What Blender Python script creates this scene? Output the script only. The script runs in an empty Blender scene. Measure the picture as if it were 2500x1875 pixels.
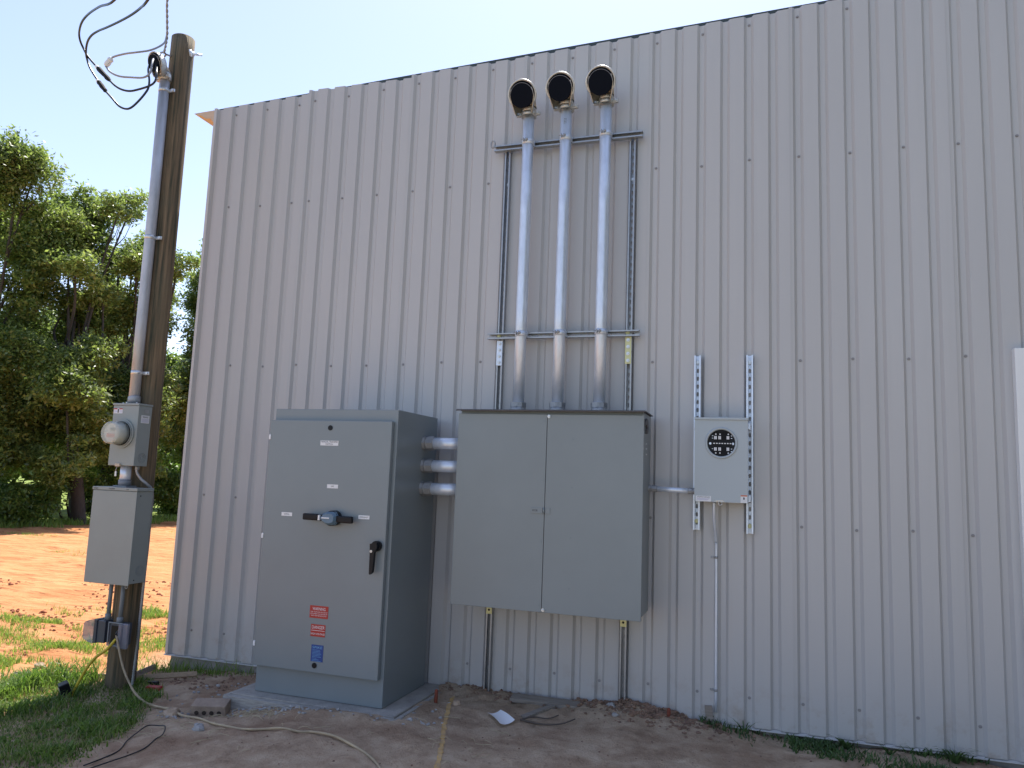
import bpy, bmesh, math, random
import numpy as np
from mathutils import Vector, Matrix
R = math.radians
SC = bpy.context.scene
COL = SC.collection

# ------------------------------------------------------------------ camera
cam = bpy.data.cameras.new("camera")
cam.sensor_width = 36.0
cam.lens = 1857.88 / 2500 * 36
cam.clip_start = 0.05
cam.clip_end = 800
camo = bpy.data.objects.new("camera", cam)
COL.objects.link(camo)
Rm = ((0.950, 0.310, 0.038), (0.003, -0.130, 0.991), (-0.312, 0.942, 0.125))
def cam_axes(yaw=0.32037, pitch=0.12496, roll=0.038444):
    cy, sy, cp, sp = math.cos(yaw), math.sin(yaw), math.cos(pitch), math.sin(pitch)
    f = Vector((-sy * cp, cy * cp, sp)); r = Vector((cy, sy, 0)); u = r.cross(f)
    cr, sr = math.cos(roll), math.sin(roll)
    return cr * r + sr * u, -sr * r + cr * u, f
_r, _u, _f = cam_axes()
M = Matrix((( _r.x, _u.x, -_f.x, 4.3471), (_r.y, _u.y, -_f.y, -5.0180), (_r.z, _u.z, -_f.z, 1.5483), (0, 0, 0, 1)))
camo.matrix_world = M
SC.camera = camo

# ------------------------------------------------------------------ sky, sun, exposure
SUN_EL, SUN_AZ = R(64.5), R(-5)          # azimuth from +Y towards +X
w = bpy.data.worlds.new("World"); SC.world = w; w.use_nodes = True
nt = w.node_tree
sky = nt.nodes.new('ShaderNodeTexSky'); sky.sky_type = 'NISHITA'; sky.sun_disc = False
sky.sun_elevation = SUN_EL; sky.sun_rotation = SUN_AZ
sky.air_density = 1.0; sky.dust_density = 0.9; sky.ozone_density = 2.0; sky.altitude = 100
hsv = nt.nodes.new('ShaderNodeHueSaturation'); hsv.inputs['Saturation'].default_value = .88
tint = nt.nodes.new('ShaderNodeMixRGB'); tint.blend_type = 'MULTIPLY'; tint.inputs[0].default_value = 1; tint.inputs[2].default_value = (1.035, .98, 1.02, 1)
nt.links.new(sky.outputs[0], hsv.inputs['Color']); nt.links.new(hsv.outputs[0], tint.inputs[1])
nt.links.new(tint.outputs[0], nt.nodes['Background'].inputs[0])
nt.nodes['Background'].inputs[1].default_value = 0.12
sl = bpy.data.lights.new("sun", 'SUN'); sl.energy = 4.6; sl.angle = R(0.53); sl.color = (1.0, 0.95, 0.87)
so = bpy.data.objects.new("sun", sl); COL.objects.link(so)
sd = Vector((math.sin(SUN_AZ) * math.cos(SUN_EL), math.cos(SUN_AZ) * math.cos(SUN_EL), math.sin(SUN_EL)))
so.rotation_euler = sd.to_track_quat('Z', 'Y').to_euler(); so.location = (0, 0, 30)
SC.view_settings.view_transform = 'Standard'; SC.view_settings.look = 'None'
SC.view_settings.exposure = 1.15; SC.view_settings.gamma = 1.0
SC.cycles.use_denoising = True
SC.cycles.max_bounces = 8; SC.cycles.diffuse_bounces = 4; SC.cycles.transparent_max_bounces = 8

# ------------------------------------------------------------------ materials
MATS = {}
def mat(name, col, rough=0.5, metal=0.0, var=0.0, vscale=5.0, bump=0.0, bscale=40.0, spec=0.5, stretch=(1, 1, 1), col2=None, coat=0.0):
    m = bpy.data.materials.new(name); m.use_nodes = True
    n = m.node_tree.nodes; l = m.node_tree.links; b = n['Principled BSDF']
    b.inputs['Base Color'].default_value = (*col, 1); b.inputs['Roughness'].default_value = rough
    b.inputs['Metallic'].default_value = metal; b.inputs['Specular IOR Level'].default_value = spec
    b.inputs['Coat Weight'].default_value = coat
    if var or bump or col2:
        tc = n.new('ShaderNodeTexCoord'); mp = n.new('ShaderNodeMapping'); mp.inputs['Scale'].default_value = stretch
        l.new(tc.outputs['Object'], mp.inputs[0])
        if var or col2:
            nz = n.new('ShaderNodeTexNoise'); nz.inputs['Scale'].default_value = vscale; nz.inputs['Detail'].default_value = 6
            nz.inputs['Roughness'].default_value = 0.6
            l.new(mp.outputs[0], nz.inputs['Vector'])
            cr = n.new('ShaderNodeValToRGB'); cr.color_ramp.elements[0].position = 0.3; cr.color_ramp.elements[1].position = 0.7
            c2 = col2 or tuple(min(1, c * (1 + var)) for c in col)
            c1 = col if col2 else tuple(c * (1 - var) for c in col)
            cr.color_ramp.elements[0].color = (*c1, 1); cr.color_ramp.elements[1].color = (*c2, 1)
            l.new(nz.outputs['Fac'], cr.inputs[0]); l.new(cr.outputs[0], b.inputs['Base Color'])
            mr = n.new('ShaderNodeMapRange'); mr.inputs['To Min'].default_value = rough * 0.85; mr.inputs['To Max'].default_value = min(1, rough * 1.2)
            l.new(nz.outputs['Fac'], mr.inputs['Value']); l.new(mr.outputs[0], b.inputs['Roughness'])
        if bump:
            bz = n.new('ShaderNodeTexNoise'); bz.inputs['Scale'].default_value = bscale; bz.inputs['Detail'].default_value = 4
            l.new(mp.outputs[0], bz.inputs['Vector'])
            bp = n.new('ShaderNodeBump'); bp.inputs['Strength'].default_value = bump; bp.inputs['Distance'].default_value = 0.01
            l.new(bz.outputs['Fac'], bp.inputs['Height']); l.new(bp.outputs[0], b.inputs['Normal'])
    MATS[name] = m
    return m
mat('screw_paint', (0.27, 0.26, 0.26), 0.5)
mat('trim_paint', (0.53, 0.525, 0.51), 0.4, var=0.03)
mat('dark_trim', (0.035, 0.05, 0.048), 0.45, var=0.2)
mat('eave_warm_bounce', (0.62, 0.47, 0.33), 0.5, var=0.05, stretch=(1, 1, 12))  # warm bounce from the sunlit clay is put into this colour
mat('concrete', (0.33, 0.31, 0.28), 0.9, var=0.25, vscale=9, bump=0.6, bscale=60)
mat('pad_concrete', (0.33, 0.31, 0.28), 0.9, var=0.22, vscale=12, bump=0.5, bscale=90)
mat('form_wood', (0.36, 0.34, 0.31), 0.85, var=0.3, vscale=14, stretch=(1, 8, 8), bump=0.3)
mat('cabinet_gray', (0.226, 0.256, 0.262), 0.34, var=0.06, vscale=1.4, bump=0.10, bscale=3)
mat('switch_gray', (0.205, 0.238, 0.252), 0.33, var=0.06, vscale=1.4, bump=0.10, bscale=3)
mat('cap_brown', (0.085, 0.08, 0.08), 0.5, var=0.1)
mat('socket_gray', (0.41, 0.46, 0.48), 0.4, var=0.02, vscale=3)
mat('meter_gray', (0.265, 0.295, 0.285), 0.38, var=0.04, vscale=6)
mat('galv', (0.68, 0.745, 0.84), 0.34, metal=0.38, var=0.11, vscale=22, bump=0.12, bscale=60, stretch=(1, 1, 0.35))
mat('galv_dull', (0.36, 0.37, 0.38), 0.55, metal=0.6, var=0.22, vscale=30, bump=0.2, bscale=60)
mat('pole_conduit', (0.47, 0.48, 0.50), 0.5, metal=0.45, var=0.18, vscale=16, bump=0.2, bscale=50, stretch=(1, 1, 0.3))
mat('strut_steel', (0.38, 0.39, 0.40), 0.42, metal=0.8, var=0.12, vscale=30)
mat('zinc_yellow', (0.62, 0.60, 0.32), 0.4, metal=0.35, var=0.1)
mat('zinc_bright', (0.62, 0.64, 0.65), 0.35, metal=0.7, var=0.1, vscale=40)
mat('cast_alu', (0.55, 0.54, 0.50), 0.42, metal=0.65, var=0.1, vscale=25, bump=0.3, bscale=120)
mat('cast_tan', (0.52, 0.44, 0.34), 0.5, metal=0.2, var=0.12, vscale=25)
mat('disc_black', (0.004, 0.006, 0.012), 0.5, spec=.06)
mat('black_plastic', (0.006, 0.007, 0.010), 0.4, spec=.25, var=0.1)
mat('black_rubber', (0.008, 0.008, 0.009), 0.6, spec=.2)
mat('black_cable', (0.012, 0.016, 0.022), 0.35)
mat('gray_cable', (0.30, 0.31, 0.33), 0.5)
mat('hub_blue', (0.11, 0.18, 0.25), 0.4)
mat('white_plastic', (0.75, 0.76, 0.77), 0.5)
mat('label_white', (0.72, 0.73, 0.74), 0.45)
mat('label_black', (0.02, 0.02, 0.02), 0.5)
mat('label_red', (0.42, 0.028, 0.02), 0.45)
mat('label_blue', (0.012, 0.055, 0.24), 0.4)
mat('label_lightblue', (0.16, 0.40, 0.66), 0.45)
mat('label_orange', (0.60, 0.13, 0.03), 0.45)
mat('label_lilac', (0.42, 0.42, 0.60), 0.5)
mat('pvc_gray', (0.20, 0.225, 0.25), 0.5, var=0.05)
mat('pvc_dark', (0.055, 0.065, 0.085), 0.45, var=0.08)
mat('cord_yellow', (0.55, 0.42, 0.03), 0.5, var=0.15, vscale=20)
mat('cord_tan', (0.52, 0.41, 0.25), 0.7, var=0.0, vscale=7, col2=(0.24, 0.19, 0.135))
mat('brick_tan', (0.33, 0.25, 0.19), 0.95, var=0.25, vscale=12, bump=0.6, bscale=90)
mat('brick_hole', (0.06, 0.045, 0.035), 1.0)
mat('lumber', (0.46, 0.34, 0.22), 0.85, var=0.0, vscale=7, stretch=(1, 10, 10), col2=(0.30, 0.22, 0.15))
mat('lumber_gray', (0.34, 0.30, 0.26), 0.9, vscale=7, stretch=(1, 10, 10), col2=(0.20, 0.17, 0.14))
mat('stone', (0.34, 0.33, 0.32), 0.9, var=0.3, vscale=15, bump=0.5, bscale=60)
mat('stone_tan', (0.42, 0.31, 0.22), 0.95, var=0.25, vscale=15, bump=0.5, bscale=60)
mat('clod', (0.23, 0.145, 0.10), 1.0, var=0.35, vscale=18, bump=0.8, bscale=80)
mat('paper', (0.82, 0.83, 0.84), 0.7)
mat('rust', (0.22, 0.055, 0.03), 0.8, var=0.3, vscale=30)
mat('red_plastic', (0.38, 0.012, 0.012), 0.4)
mat('straw', (0.50, 0.42, 0.27), 0.8, var=0.2)
mat('twig', (0.10, 0.08, 0.065), 0.9, var=0.3)
mat('bark', (0.050, 0.043, 0.036), 0.95, var=0.35, vscale=12, bump=0.8, bscale=30, stretch=(1, 1, 0.3))
mat('door_white', (0.80, 0.81, 0.80), 0.35, var=0.01)
mat('meter_face', (0.62, 0.62, 0.55), 0.5)
mat('lcd', (0.16, 0.17, 0.14), 0.3)
mat('tag_red', (0.55, 0.17, 0.11), 0.5)
mat('line_paint', (0.60, 0.37, 0.12), 0.9, var=0.0, vscale=26, col2=(0.40, 0.28, 0.17))
mat('roof_metal', (0.45, 0.45, 0.44), 0.4)

def glass_mat(name, col, alpha, rough=0.15):
    m = bpy.data.materials.new(name); m.use_nodes = True
    n = m.node_tree.nodes; l = m.node_tree.links
    b = n['Principled BSDF']; b.inputs['Base Color'].default_value = (*col, 1)
    b.inputs['Roughness'].default_value = rough; b.inputs['Alpha'].default_value = alpha
    MATS[name] = m
glass_mat('meter_glass', (0.62, 0.66, 0.60), 0.45, 0.12)
glass_mat('smoke_cover', (0.30, 0.30, 0.36), 0.55, 0.2)

def wall_mat():
    m = bpy.data.materials.new('wall_paint'); m.use_nodes = True
    n = m.node_tree.nodes; l = m.node_tree.links; b = n['Principled BSDF']; b.inputs['Roughness'].default_value = .40
    tc = n.new('ShaderNodeTexCoord'); sx = n.new('ShaderNodeSeparateXYZ'); l.new(tc.outputs['Object'], sx.inputs[0])
    def nz(sc, st, det=5, rg=.6):
        mp = n.new('ShaderNodeMapping'); mp.inputs['Scale'].default_value = st; l.new(tc.outputs['Object'], mp.inputs[0])
        z = n.new('ShaderNodeTexNoise'); z.inputs['Scale'].default_value = sc; z.inputs['Detail'].default_value = det; z.inputs['Roughness'].default_value = rg
        l.new(mp.outputs[0], z.inputs['Vector']); return z.outputs['Fac']
    def rng(src, a, b_, c, d):
        r = n.new('ShaderNodeMapRange'); r.inputs['From Min'].default_value = a; r.inputs['From Max'].default_value = b_; r.inputs['To Min'].default_value = c; r.inputs['To Max'].default_value = d; l.new(src, r.inputs['Value']); return r.outputs[0]
    def mix(f, a, c):
        x = n.new('ShaderNodeMixRGB')
        for i, q in enumerate((f, a, c)):
            if isinstance(q, tuple): x.inputs[i].default_value = (*q, 1)
            else: l.new(q, x.inputs[i])
        return x.outputs[0]
    base = mix(rng(nz(1.2, (1, 1, .25)), .3, .7, 0, 1), (.474, .468, .458), (.505, .498, .486))
    base = mix(rng(nz(9, (1, 1, .035), 6, .7), .55, .78, 0, .30), base, (.42, .405, .38))      # rain streaks and dust
    mud = n.new('ShaderNodeMath'); mud.operation = 'MULTIPLY'; l.new(rng(sx.outputs['Z'], .12, .42, .75, 0), mud.inputs[0]); l.new(rng(nz(7, (1, 1, 1), 7, .7), .50, .68, 0, 1), mud.inputs[1])
    base = mix(mud.outputs[0], base, (.33, .25, .19))
    l.new(base, b.inputs['Base Color'])
    l.new(rng(nz(3, (1, 1, .3)), .3, .7, .34, .5), b.inputs['Roughness'])
    bp = n.new('ShaderNodeBump'); bp.inputs['Strength'].default_value = .5; bp.inputs['Distance'].default_value = .012
    l.new(nz(3.0, (1.6, 1, .35), 2, .5), bp.inputs['Height']); l.new(bp.outputs[0], b.inputs['Normal'])
    MATS['wall_paint'] = m
wall_mat()
def pole_mat():
    m = bpy.data.materials.new('pole_wood'); m.use_nodes = True
    n = m.node_tree.nodes; l = m.node_tree.links; b = n['Principled BSDF']
    tc = n.new('ShaderNodeTexCoord'); mp = n.new('ShaderNodeMapping'); mp.inputs['Scale'].default_value = (26, 26, 0.8)
    l.new(tc.outputs['Object'], mp.inputs[0])
    a = n.new('ShaderNodeTexNoise'); a.inputs['Scale'].default_value = 1.6; a.inputs['Detail'].default_value = 8; a.inputs['Roughness'].default_value = .65
    l.new(mp.outputs[0], a.inputs['Vector'])
    cr = n.new('ShaderNodeValToRGB'); e = cr.color_ramp.elements
    e[0].position = .36; e[0].color = (.035, .043, .026, 1); e[1].position = .72; e[1].color = (.29, .205, .12, 1)
    k = e.new(.5); k.color = (.155, .110, .064, 1)
    l.new(a.outputs['Fac'], cr.inputs[0])
    g = n.new('ShaderNodeTexNoise'); g.inputs['Scale'].default_value = 1.7; g.inputs['Detail'].default_value = 5
    l.new(tc.outputs['Object'], g.inputs['Vector'])
    mx = n.new('ShaderNodeMixRGB'); mx.blend_type = 'MIX'; mr = n.new('ShaderNodeMapRange'); mr.inputs['From Min'].default_value = .48; mr.inputs['From Max'].default_value = .62
    mr.inputs['To Max'].default_value = .55
    l.new(g.outputs['Fac'], mr.inputs['Value']); l.new(mr.outputs[0], mx.inputs['Fac']); l.new(cr.outputs[0], mx.inputs['Color1'])
    mx.inputs['Color2'].default_value = (.12, .11, .07, 1)
    l.new(mx.outputs[0], b.inputs['Base Color']); b.inputs['Roughness'].default_value = .85
    bp = n.new('ShaderNodeBump'); bp.inputs['Strength'].default_value = 1.0; bp.inputs['Distance'].default_value = .014
    l.new(a.outputs['Fac'], bp.inputs['Height']); l.new(bp.outputs[0], b.inputs['Normal'])
    MATS['pole_wood'] = m
pole_mat()

def leaf_mat(name, dark, light, trans=0.45, gloss=0.4):
    m = bpy.data.materials.new(name); m.use_nodes = True
    n = m.node_tree.nodes; l = m.node_tree.links
    n.remove(n['Principled BSDF']); out = n['Material Output']
    at = n.new('ShaderNodeAttribute'); at.attribute_name = 'tint'
    mx = n.new('ShaderNodeMixRGB'); mx.inputs['Color1'].default_value = (*dark, 1); mx.inputs['Color2'].default_value = (*light, 1)
    l.new(at.outputs['Fac'], mx.inputs['Fac'])
    pb = n.new('ShaderNodeBsdfPrincipled'); pb.inputs['Roughness'].default_value = .38; pb.inputs['Specular IOR Level'].default_value = gloss
    tr = n.new('ShaderNodeBsdfTranslucent')
    hs = n.new('ShaderNodeHueSaturation'); hs.inputs['Value'].default_value = 1.5; hs.inputs['Saturation'].default_value = 1.1
    l.new(mx.outputs[0], pb.inputs['Base Color']); l.new(mx.outputs[0], hs.inputs['Color']); l.new(hs.outputs[0], tr.inputs['Color'])
    ms = n.new('ShaderNodeMixShader'); ms.inputs['Fac'].default_value = trans
    l.new(pb.outputs[0], ms.inputs[1]); l.new(tr.outputs[0], ms.inputs[2]); l.new(ms.outputs[0], out.inputs['Surface'])
    MATS[name] = m
leaf_mat('leaf_tree', (.045, .080, .020), (.27, .34, .10), .5, .9)
leaf_mat('leaf_tree_light', (.07, .11, .03), (.24, .31, .09), .45, .9)
leaf_mat('leaf_bush', (.04, .08, .018), (.17, .26, .06), .42, .5)
leaf_mat('grass_blade', (.045, .100, .018), (.26, .37, .085), .45, .45)
leaf_mat('grass_dry', (.14, .15, .06), (.42, .38, .20), .35, .3)
leaf_mat('weed_leaf', (.03, .07, .02), (.12, .20, .07), .35, .5)

# ------------------------------------------------------------------ mesh helpers
class MB:
    def __init__(s): s.v = []; s.f = []; s.sm = []
    def add(s, vs, fs, smooth=False):
        o = len(s.v); s.v += [tuple(p) for p in vs]
        for f in fs: s.f.append(tuple(i + o for i in f)); s.sm.append(smooth)
        return s
    def box(s, x0, x1, y0, y1, z0, z1, bev=0.0, seg=2, mtx=None):
        bm = bmesh.new(); bmesh.ops.create_cube(bm, size=1)
        for v in bm.verts:
            v.co = Vector((x0 if v.co.x < 0 else x1, y0 if v.co.y < 0 else y1, z0 if v.co.z < 0 else z1))
        if bev > 0: bmesh.ops.bevel(bm, geom=bm.edges[:], offset=bev, segments=seg, affect='EDGES', profile=.6)
        if mtx is not None: bmesh.ops.transform(bm, matrix=mtx, verts=bm.verts)
        bm.verts.index_update()
        s.add([v.co[:] for v in bm.verts], [[v.index for v in f.verts] for f in bm.faces]); bm.free()
        return s
    def tube(s, pts, rad, n=12, caps=True, smooth=True):
        pts = [Vector(p) for p in pts]; m = len(pts)
        rads = rad if isinstance(rad, (list, tuple)) else [rad] * m
        t0 = (pts[1] - pts[0]).normalized()
        a = Vector((0, 0, 1)) if abs(t0.z) < .9 else Vector((0, 1, 0))
        u = t0.cross(a).normalized(); vs = []
        for i in range(m):
            t = (pts[min(i + 1, m - 1)] - pts[max(i - 1, 0)])
            t = t.normalized() if t.length > 1e-9 else t0
            u = (u - t * u.dot(t)).normalized(); b = t.cross(u)
            for k in range(n):
                an = 2 * math.pi * k / n
                vs.append(pts[i] + (u * math.cos(an) + b * math.sin(an)) * rads[i])
        fs = [(i * n + k, i * n + (k + 1) % n, (i + 1) * n + (k + 1) % n, (i + 1) * n + k) for i in range(m - 1) for k in range(n)]
        s.add(vs, fs, smooth)
        if caps:
            o = len(s.v) - len(vs)
            s.f.append(tuple(o + k for k in range(n))[::-1]); s.sm.append(False)
            s.f.append(tuple(o + (m - 1) * n + k for k in range(n))); s.sm.append(False)
        return s
    def cyl(s, p0, p1, r, n=16, smooth=True): return s.tube([p0, p1], r, n, True, smooth)
    def prism(s, poly, fn0, fn1):
        n = len(poly); vs = [fn0(p) for p in poly] + [fn1(p) for p in poly]
        fs = [(i, (i + 1) % n, n + (i + 1) % n, n + i) for i in range(n)] + [tuple(range(n))[::-1], tuple(range(n, 2 * n))]
        return s.add(vs, fs)
    def hexnut(s, p0, p1, r): return s.tube([p0, p1], r, 8, True, False)
    def ball(s, c, r, sx=1, sy=1, sz=1, nu=10, nv=6):
        vs = []; fs = []
        for j in range(nv + 1):
            th = math.pi * j / nv
            for i in range(nu):
                ph = 2 * math.pi * i / nu
                vs.append((c[0] + r * sx * math.sin(th) * math.cos(ph), c[1] + r * sy * math.sin(th) * math.sin(ph), c[2] + r * sz * math.cos(th)))
        for j in range(nv):
            for i in range(nu): fs.append((j * nu + i, (j + 1) * nu + i, (j + 1) * nu + (i + 1) % nu, j * nu + (i + 1) % nu))
        return s.add(vs, fs, True)
    def build(s, name, m, parent=None, origin=None):
        me = bpy.data.meshes.new(name)
        if origin is None: origin = parent_origin(parent)
        o = Vector(origin)
        me.from_pydata([(v[0] - o.x, v[1] - o.y, v[2] - o.z) for v in s.v], [], s.f)
        me.polygons.foreach_set('use_smooth', s.sm)
        me.validate(); me.update()
        me.materials.append(MATS[m] if isinstance(m, str) else m)
        ob = bpy.data.objects.new(name, me); COL.objects.link(ob)
        if parent is not None: ob.parent = parent
        else: ob.location = o
        return ob
def parent_origin(p):
    o = Vector((0, 0, 0))
    while p is not None: o += p.location; p = p.parent
    return o
def thing(name, label, cat, loc, group=None):
    o = bpy.data.objects.new(name, None); COL.objects.link(o); o.location = loc; o.empty_display_size = .1
    o['label'] = label; o['category'] = cat
    if group: o['group'] = group
    return o
def tag(o, label=None, cat=None, group=None, kind=None):
    if label: o['label'] = label
    if cat: o['category'] = cat
    if group: o['group'] = group
    if kind: o['kind'] = kind
    return o
def children(o): return [c for c in bpy.data.objects if c.parent == o]
def copy_tree(o, parent=None, label=None):
    c = o.copy(); COL.objects.link(c); c.parent = parent
    if label: c['label'] = label
    for ch in children(o): copy_tree(ch, c)
    return c
def text(name, s, size, loc, m, parent, face='-Y', width=None):
    cu = bpy.data.curves.new(name, 'FONT'); cu.body = s; cu.size = size; cu.align_x = 'CENTER'; cu.align_y = 'CENTER'
    cu.resolution_u = 3
    to = bpy.data.objects.new('tmp_text', cu); COL.objects.link(to)
    bpy.context.view_layer.update()
    me = bpy.data.meshes.new_from_object(to); bpy.data.objects.remove(to); bpy.data.curves.remove(cu)
    me.name = name
    co = np.empty(len(me.vertices) * 3); me.vertices.foreach_get('co', co); co = co.reshape(-1, 3)
    if width:
        wv = co[:, 0].max() - co[:, 0].min()
        if wv > 1e-6: co[:, 0] *= width / wv
    o = parent_origin(parent)
    new = np.zeros_like(co)
    if face == '-Y': new[:, 0] = co[:, 0] + loc[0]; new[:, 1] = loc[1]; new[:, 2] = co[:, 1] + loc[2]
    else: new[:, 0] = loc[0]; new[:, 1] = co[:, 0] + loc[1]; new[:, 2] = co[:, 1] + loc[2]
    new -= np.array(o)
    me.vertices.foreach_set('co', new.ravel()); me.update()
    me.materials.clear(); me.materials.append(MATS[m])
    ob = bpy.data.objects.new(name, me); COL.objects.link(ob); ob.parent = parent
    return ob
def smooth_path(pts, n=6):
    P = [Vector(p) for p in pts]; out = []
    for i in range(len(P) - 1):
        p0 = P[max(i - 1, 0)]; p1 = P[i]; p2 = P[i + 1]; p3 = P[min(i + 2, len(P) - 1)]
        for k in range(n):
            t = k / n
            out.append(.5 * ((2 * p1) + (-p0 + p2) * t + (2 * p0 - 5 * p1 + 4 * p2 - p3) * t * t + (-p0 + 3 * p1 - 3 * p2 + p3) * t ** 3))
    out.append(P[-1]); return out

# ------------------------------------------------------------------ value noise (numpy)
_rs = np.random.RandomState(7); _perm = _rs.rand(256, 256)
def vnoise(x, y):
    xi = np.floor(x).astype(int); yi = np.floor(y).astype(int); fx = x - xi; fy = y - yi
    fx = fx * fx * (3 - 2 * fx); fy = fy * fy * (3 - 2 * fy)
    a = _perm[xi % 256, yi % 256]; b = _perm[(xi + 1) % 256, yi % 256]; c = _perm[xi % 256, (yi + 1) % 256]; d = _perm[(xi + 1) % 256, (yi + 1) % 256]
    return (a * (1 - fx) + b * fx) * (1 - fy) + (c * (1 - fx) + d * fx) * fy - .5
def fbm(x, y, o=4, g=.5):
    s = 0; a = 1
    for k in range(o): s = s + a * vnoise(x + 17.3 * k, y + 9.1 * k); x = x * 2.03; y = y * 2.03; a *= g
    return s
def sst(a, b, x): t = np.clip((x - a) / (b - a), 0, 1); return t * t * (3 - 2 * t)
def ground_h(x, y):
    x = np.asarray(x, float); y = np.asarray(y, float)
    base = np.interp(x, [-.3, .3, .9, 1.15, 1.5, 1.9, 2.7, 3.6, 4.2, 6, 9], [0, .012, .050, .078, .112, .140, .142, .145, .100, .09, .08])
    fall = np.interp(x, [-.3, .8, 1.5, 2.3, 3.5, 4.3, 6], [0, .0, .01, .02, .03, .0, .0])
    z = base - fall * sst(0.9, 1.8, -y)
    z = z + .05 * np.exp(-((x - 3.62) ** 2 / .10 + (y + .05) ** 2 / .02)) + .03 * np.exp(-((x - 2.5) ** 2 / .06 + (y + .06) ** 2 / .02))
    z = z + .022 * sst(1.35, 1.75, x) * sst(2.75, 2.4, x) * np.exp(-((y + .90) / .09) ** 2)
    z = z - .05 * np.exp(-((x - 1.15) ** 2 / .03 + (y + .95) ** 2 / .012))
    near = np.exp(-np.maximum(0, np.abs(x - 2.5) - 3.2) ** 2) * np.exp(-np.maximum(0, np.abs(y + 1.) - 1.6) ** 2)
    n = fbm(x * 1.5, y * 1.5, 2) * .03 + fbm(x * 7, y * 9 + x * 3, 4, .55) * .016 + (np.abs(fbm(x * 22, y * 26, 3, .6)) * .010 + fbm(x * 60, y * 60, 2, .6) * .004) * near
    wallrough = np.exp(-(y / .25) ** 2) * (x > 2.3) * (x < 4.1)
    n = n + wallrough * fbm(x * 30, y * 30, 3, .6) * .03
    z = z + n * np.where((x > 6.5) | (y < -4), .4, 1.0)
    left = sst(-.6, -2.2, x)
    ruts = (fbm(x * .35 + 3, y * 1.6, 3) * .07 + fbm(x * 2, y * 8, 3) * .02) * left
    z = z + ruts * (x > -12.6)
    # never reaching above the sheet metal base inside the building
    inside = (x > -.02) & (y > .03)
    z = np.where(inside, np.minimum(z, .02), z)
    return z
def gh(x, y): return float(ground_h(np.array([x]), np.array([y]))[0])

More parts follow.
